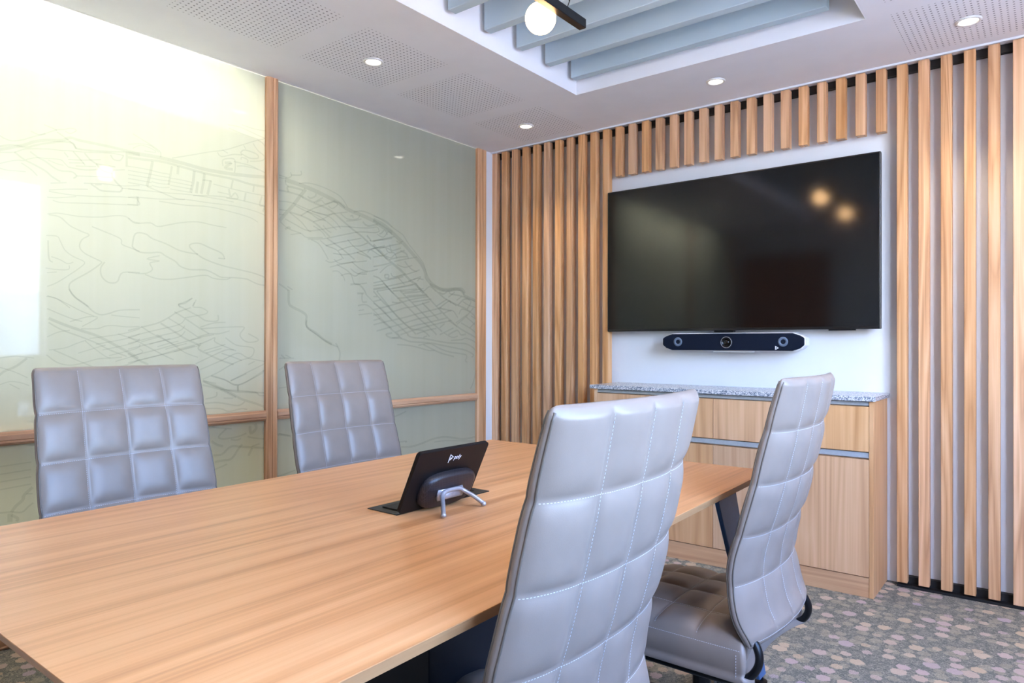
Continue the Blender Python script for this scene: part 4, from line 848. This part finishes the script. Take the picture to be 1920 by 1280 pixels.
def stitch(mb, p, d, n, L=0.0036, w=0.0009, h=0.0005):
    d = d.normalized(); s = n.cross(d).normalized()
    b = [p - d * L / 2 - s * w / 2, p + d * L / 2 - s * w / 2, p + d * L / 2 + s * w / 2, p - d * L / 2 + s * w / 2]
    mb.hexa([tuple(q - n * 0.0006) for q in b], [tuple(q * 0.86 + p * 0.14 + n * h) for q in b])
def stitches(mb, f, t0, t1, length, pitch=0.0056):
    n_ = int(length / pitch)
    for i in range(n_):
        t = t0 + (t1 - t0) * (i + 0.5) / n_; e = (t1 - t0) * 0.2 / n_
        p, nrm = f(t); q, _ = f(t + e)
        stitch(mb, p, q - p, nrm)
def make_chair(label, name='conference_chair'):
    root = empty(name)
    tag(root, label, 'chair', 'quilted chairs around the meeting table')
    bk = make_back().build('backrest', LEATHER, root, smooth=True)
    mb = MB()
    for side in (1, -1):
        def nrm(z):
            dx = (prof_x(z + .004) - prof_x(z - .004)) / .008
            return Vector((1, 0, -dx)).normalized() * side
        for z in SEAMS + [0.3885]:
            stitches(mb, lambda u: (surf(u, z - 0.0035, side, -0.0002), nrm(z)), -0.985, 0.985, 2 * halfw(z))
        for u in (-0.5, 0, 0.5):
            stitches(mb, lambda z: (surf(u + 0.016, z, side, -0.0002), nrm(z)), ZB + 0.03, ZTOP - 0.012, ZTOP - ZB - 0.04)
    mb.build('stitching', THREAD, bk)
    mb = MB()
    for side in (1, -1):
        zt = ZTOP - 0.0075
        for u_ in (-1, 1):
            path = [surf(u_, ZB + 0.006 + (zt - ZB - 0.006) * i / 60, side) for i in range(61)]
            MB().tube(path, 0.0021, 8, up=(0, 1, 0)).build('piping', PIPE, bk, smooth=True)
    # seat cushion
    SX0, SX1, SY, SZ0, SZ1 = -0.262, 0.190, 0.238, 0.304, 0.386
    NX, NY = 84, 84
    def seat_top(a, b_):   # a 0..1 front->rear, b -1..1
        x = SX0 + (SX1 - SX0) * a; y = b_ * SY
        # rounded plan corners
        k = max(0, abs(b_) - 0.86) / 0.14
        if a < 0.5: x += 0.045 * k ** 2.2 * (1 - a * 2)
        else: x += (0.012 - 0.040 * (1 - b_ * b_)) * (a * 2 - 1) ** 2
        z = SZ1
        q = cell((a * 4) % 1.0 * 2 - 1 if 0 < a < 1 else 1) * cell(((b_ + 1) * 2) % 1.0 * 2 - 1 if abs(b_) < 1 else 1)
        z += 0.013 * q
        z += 0.016 * (1 - abs(b_) ** 2.5)
        fr = max(0, 0.30 - a) / 0.30
        z -= 0.045 * fr ** 2.2
        z -= 0.010 * max(0, (abs(b_) - 0.94) / 0.06) ** 2
        return Vector((x, y, z))
    mb = MB(); vs = []; fs = []
    for i in range(NX + 1):
        for j in range(NY + 1): vs.append(seat_top(i / NX, -1 + 2 * j / NY))
    base = len(vs)
    for i in range(NX):
        for j in range(NY):
            fs.append((i * (NY + 1) + j, (i + 1) * (NY + 1) + j, (i + 1) * (NY + 1) + j + 1, i * (NY + 1) + j + 1))
    # border ring -> sides -> bottom
    loop = [(i, 0) for i in range(NX)] + [(NX, j) for j in range(NY)] + [(i, NY) for i in range(NX, 0, -1)] + [(0, j) for j in range(NY, 0, -1)]
    idx0 = [i * (NY + 1) + j for i, j in loop]
    prev = idx0
    cxs, cys = (SX0 + SX1) / 2, 0
    for lev, (infl, zf) in enumerate(((0.006, 0.15), (0.010, 0.45), (0.008, 0.78), (-0.004, 0.97), (-0.03, 1.0))):
        cur = []
        for k, q in enumerate(idx0):
            p = vs[q]
            dx = p.x - cxs; dy = p.y
            L = max(abs(dx) / 0.229, abs(dy) / SY)
            ox = math.copysign(infl, dx) if abs(dx) / 0.229 > 0.97 * L else 0
            oy = math.copysign(infl, dy) if abs(dy) / SY > 0.97 * L else 0
            zb = SZ0 - 0.0 + (0.0 if p.x > -0.15 else 0.0)
            vs.append(Vector((p.x + ox, p.y + oy, p.z + (zb - p.z) * zf))); cur.append(len(vs) - 1)
        n_ = len(cur)
        for k in range(n_): fs.append((prev[k], prev[(k + 1) % n_], cur[(k + 1) % n_], cur[k]))
        prev = cur
    fs.append(tuple(prev))
    mb.add([tuple(v) for v in vs], fs)
    st_ = mb.build('seat', LEATHER, root, smooth=True)
    mb = MB()
    up = Vector((0, 0, 1))
    for bb in (-0.5, 0, 0.5): stitches(mb, lambda t: (seat_top(t, bb + 0.012) , up), 0.02, 0.98, 0.46)
    for aa in (0.25, 0.5, 0.75): stitches(mb, lambda t: (seat_top(aa + 0.008, t), up), -0.98, 0.98, 0.52)
    for bb in (-1, 1):
        sd = Vector((0, bb, 0.4)).normalized()
        stitches(mb, lambda t: (seat_top(t, bb) + Vector((0, bb * 0.004, -0.006)), sd), 0.02, 0.99, 0.46, 0.0056)
        for k in range(9):
            p = seat_top(1.0, bb) + Vector((-0.012, bb * 0.0105, -0.016 - 0.007 * k)); stitch(mb, p, up, Vector((0, bb, 0)))
    stitches(mb, lambda t: (seat_top(0, t) + Vector((-0.004, 0, -0.005)), Vector((-1, 0, .4)).normalized()), -0.97, 0.97, 0.5, 0.0056)
    mb.build('stitching', THREAD, st_)
    # black flat-tube side frames joining seat and back
    for s in (-1, 1):
        y = 0.230 * s; q = [1, 1, 1, .985, .965, .945, .925, .905, .89, .88]
        pts = [Vector(p) for p in ((-0.20, y, 0.2865), (-0.05, y, 0.286), (0.11, y, 0.286), (0.176, y, 0.291), (0.211, y, 0.304), (0.230, y, 0.328), (0.235, y, 0.354), (0.226, y, 0.380), (0.206, y, 0.402), (0.190, y, 0.420))]
        for p_, k_ in zip(pts, q): p_.y *= k_
        MB().tube(curve(pts, 6), 0.0100, 14, 0.012, up=(0, 1, 0)).build('side_frame', BLKMT, root, smooth=True)
    MB().box(-0.13, 0.11, -0.10, 0.10, 0.276, 0.3035).box(-0.11, 0.09, -0.20, 0.20, 0.280, 0.291).build('seat_plate', BLKMT, root, 0.004, 2)
    MB().box(-0.09, 0.09, -0.055, 0.055, 0.235, 0.2755).build('tilt_mechanism', BLKMT, root, 0.012, 3)
    MB().tube([(0.0, 0.05, 0.272), (0.0, 0.17, 0.266), (0.0, 0.235, 0.262)], 0.006, 10).tube([(0.0, 0.235, 0.262), (0.0, 0.275, 0.260)], 0.011, 12).build('height_lever', BLKPL, root, smooth=True)
    MB().lathe([(0.014, 0.245), (0.014, 0.200), (0.026, 0.199), (0.026, 0.075), (0.042, 0.070), (0.042, 0.062), (0.020, 0.060)], 28).build('gas_column', BLKMT, root, auto=35)
    for k in range(5):
        a = 2 * PI * k / 5 + 0.55
        ca, sa = math.cos(a), math.sin(a)
        def pr(r, w, z): return [(r * ca - w * sa, r * sa + w * ca, z), (r * ca + w * sa, r * sa - w * ca, z)]
        q0b = pr(0.026, 0.022, 0.066); q0t = pr(0.026, 0.018, 0.100); q1b = pr(0.300, 0.013, 0.056); q1t = pr(0.300, 0.010, 0.070)
        lg = MB().hexa([q0b[0], q0b[1], q1b[1], q1b[0]], [q0t[0], q0t[1], q1t[1], q1t[0]]).build('base_leg', BLKMT, root, 0.003, 2)
        cx, cy = 0.288 * ca, 0.288 * sa
        b2_ = a + 1.1
        ax = Vector((math.cos(b2_), math.sin(b2_), 0))
        w = MB()
        for s in (-1, 1):
            c = Vector((cx, cy, 0.0262)) + ax * (0.014 * s)
            w.tube([c - ax * 0.008, c + ax * 0.008], 0.0255, 24)
        c = Vector((cx, cy, 0.030))
        w.tube([c - ax * 0.008, c + ax * 0.008], 0.018, 16)
        w.tube([(cx, cy, 0.030), (cx, cy, 0.0575)], 0.0055, 10)
        w.build('caster', RUBBER, lg, auto=40)
    return root
ch = make_chair('nearest quilted taupe chair, seen from behind and cutting across the table edge')
ch.location = (2.200, -2.708, 0)
SPOTS = [((2.208, -1.772, 0), 0.0, 'quilted taupe chair seen from behind beside the sideboard, its seat in view'),
         ((1.112, -2.771, 0.012), PI, 'quilted grey chair facing us across the table, in front of the left glass pane'),
         ((1.112, -1.987, 0.014), PI, 'quilted grey chair facing us, across the table behind the touch controller')]
for loc, rz, lab in SPOTS:
    c = copy_tree(ch); c.location = (loc[0], loc[1], 0); c.rotation_euler = (0, 0, rz); c['label'] = lab
    if loc[2]:
        for part_ in [o for o in bpy.data.objects if o.parent == c]:
            if part_.name.split('.')[0] in ('backrest', 'seat', 'side_frame', 'seat_plate', 'tilt_mechanism', 'height_lever', 'gas_column'):
                part_.location.z += loc[2] if part_.name.split('.')[0] != 'gas_column' else 0.0

# ------------------------------------------------------------------ outdoors, seen only as reflections
tag(MB().box(4.6, 400, -200, 200, -12.2, -12).build('ground', plain('harbour_ground', rgb(214, 214, 208), 0.8)), kind='structure')
hv = []; hf = []
NXh = 40
for j in range(2 * NXh + 1):
    y = -160 + 320 * j / (2 * NXh)
    top_z = 16 + 9 * math.sin(y * 0.035 + 1.0) + 4 * math.sin(y * 0.11)
    for (x, f_) in ((120, 0.0), (150, 0.45), (185, 0.8), (230, 1.0), (290, 0.4)):
        hv.append((x, y, -12 + (top_z + 12) * f_ * (0.95 + 0.1 * math.sin(y * 0.3 + x))))
for j in range(2 * NXh):
    for k in range(4):
        hf.append((j * 5 + k, j * 5 + k + 1, (j + 1) * 5 + k + 1, (j + 1) * 5 + k))
tag(MB().add(hv, hf).build('hills', plain('hazy_hill', rgb(150, 168, 176), 0.9, 0, 0.1, 0.2, 0.25), smooth=True), kind='structure')

# ------------------------------------------------------------------ daylight, corridor light
w = bpy.data.worlds.new('sky'); SC.world = w; w.use_nodes = True
nt = w.node_tree
bg = nt.nodes['Background']
sky = nt.nodes.new('ShaderNodeTexSky'); sky.sky_type = 'NISHITA'; sky.sun_disc = False
sky.sun_elevation = math.radians(38); sky.sun_rotation = math.radians(200); sky.air_density = 1.0; sky.dust_density = 2.0; sky.ozone_density = 1.5
hsv = nt.nodes.new('ShaderNodeHueSaturation'); hsv.inputs['Saturation'].default_value = 1.15
nt.links.new(sky.outputs[0], hsv.inputs['Color']); tint = nt.nodes.new('ShaderNodeMix'); tint.data_type = 'RGBA'; tint.blend_type = 'MULTIPLY'; tint.inputs[0].default_value = 1.0
nt.links.new(hsv.outputs[0], tint.inputs[6]); tint.inputs[7].default_value = (1.03, 0.965, 1.04, 1)
nt.links.new(tint.outputs[2], bg.inputs[0])
bg.inputs[1].default_value = 5.8
for i, (a, b) in enumerate((W1, W2)):
    li = bpy.data.lights.new('window_daylight', 'AREA'); li.shape = 'RECTANGLE'; li.size = b - a; li.size_y = WZ1 - WZ0
    li.cycles.is_portal = True
    o = bpy.data.objects.new('window_daylight', li); COL.objects.link(o)
    o.location = (RX + 0.16, (a + b) / 2, (WZ0 + WZ1) / 2)
    o.rotation_euler = (0, math.radians(90), 0)
    # area lights shine along local -Z; turn that towards -X (into the room), long side upright
    o.rotation_euler = Matrix(((0, 0, 1), (1, 0, 0), (0, 1, 0))).to_euler()
def area(name, loc, size, size_y, e, col, rot=(0, 0, 0)):
    li = bpy.data.lights.new(name, 'AREA'); li.shape = 'RECTANGLE'; li.size = size; li.size_y = size_y; li.energy = e; li.color = col
    o = bpy.data.objects.new(name, li); COL.objects.link(o); o.location = loc; o.rotation_euler = rot
    return o
area('corridor_light', (-0.30, -2.95, 2.44), 0.25, 1.9, 310, (1.0, 0.97, 0.88))
sn = bpy.data.lights.new('bounce_sun', 'SUN'); sn.energy = 20.0; sn.color = (1.0, 0.95, 0.88); sn.angle = 0.01  # added sun: brightens the ground outside so it bounces light onto the ceiling
so = bpy.data.objects.new('bounce_sun', sn); COL.objects.link(so); so.rotation_euler = (0, math.radians(-42), math.radians(12))
area('corridor_light', (-0.90, -1.0, 2.44), 0.3, 0.6, 5, (1.0, 0.95, 0.84))

# ------------------------------------------------------------------ camera
cam = bpy.data.cameras.new('camera'); co = bpy.data.objects.new('camera', cam); COL.objects.link(co)
cam.sensor_width = 36; cam.lens = 1291.593 / 1920 * 36; cam.clip_start = 0.05; cam.clip_end = 1000
yaw, pitch, roll = math.radians(38.1031), math.radians(0.2097), math.radians(0.0986)
Fv = Vector((-math.sin(yaw) * math.cos(pitch), math.cos(yaw) * math.cos(pitch), math.sin(pitch)))
Rv = Vector((math.cos(yaw), math.sin(yaw), 0)); Uv = Rv.cross(Fv)
R2 = Rv * math.cos(roll) + Uv * math.sin(roll); U2 = -Rv * math.sin(roll) + Uv * math.cos(roll)
M4 = Matrix(((R2.x, U2.x, -Fv.x, 3.001), (R2.y, U2.y, -Fv.y, -3.669), (R2.z, U2.z, -Fv.z, 1.114), (0, 0, 0, 1)))
co.matrix_world = M4
SC.camera = co
SC.view_settings.view_transform = 'Standard'; SC.view_settings.look = 'None'
SC.view_settings.exposure = 0.0; SC.view_settings.gamma = 1.0; SC.view_settings.use_curve_mapping = False
SC.cycles.transparent_max_bounces = 16; SC.cycles.max_bounces = 10; SC.cycles.diffuse_bounces = 5
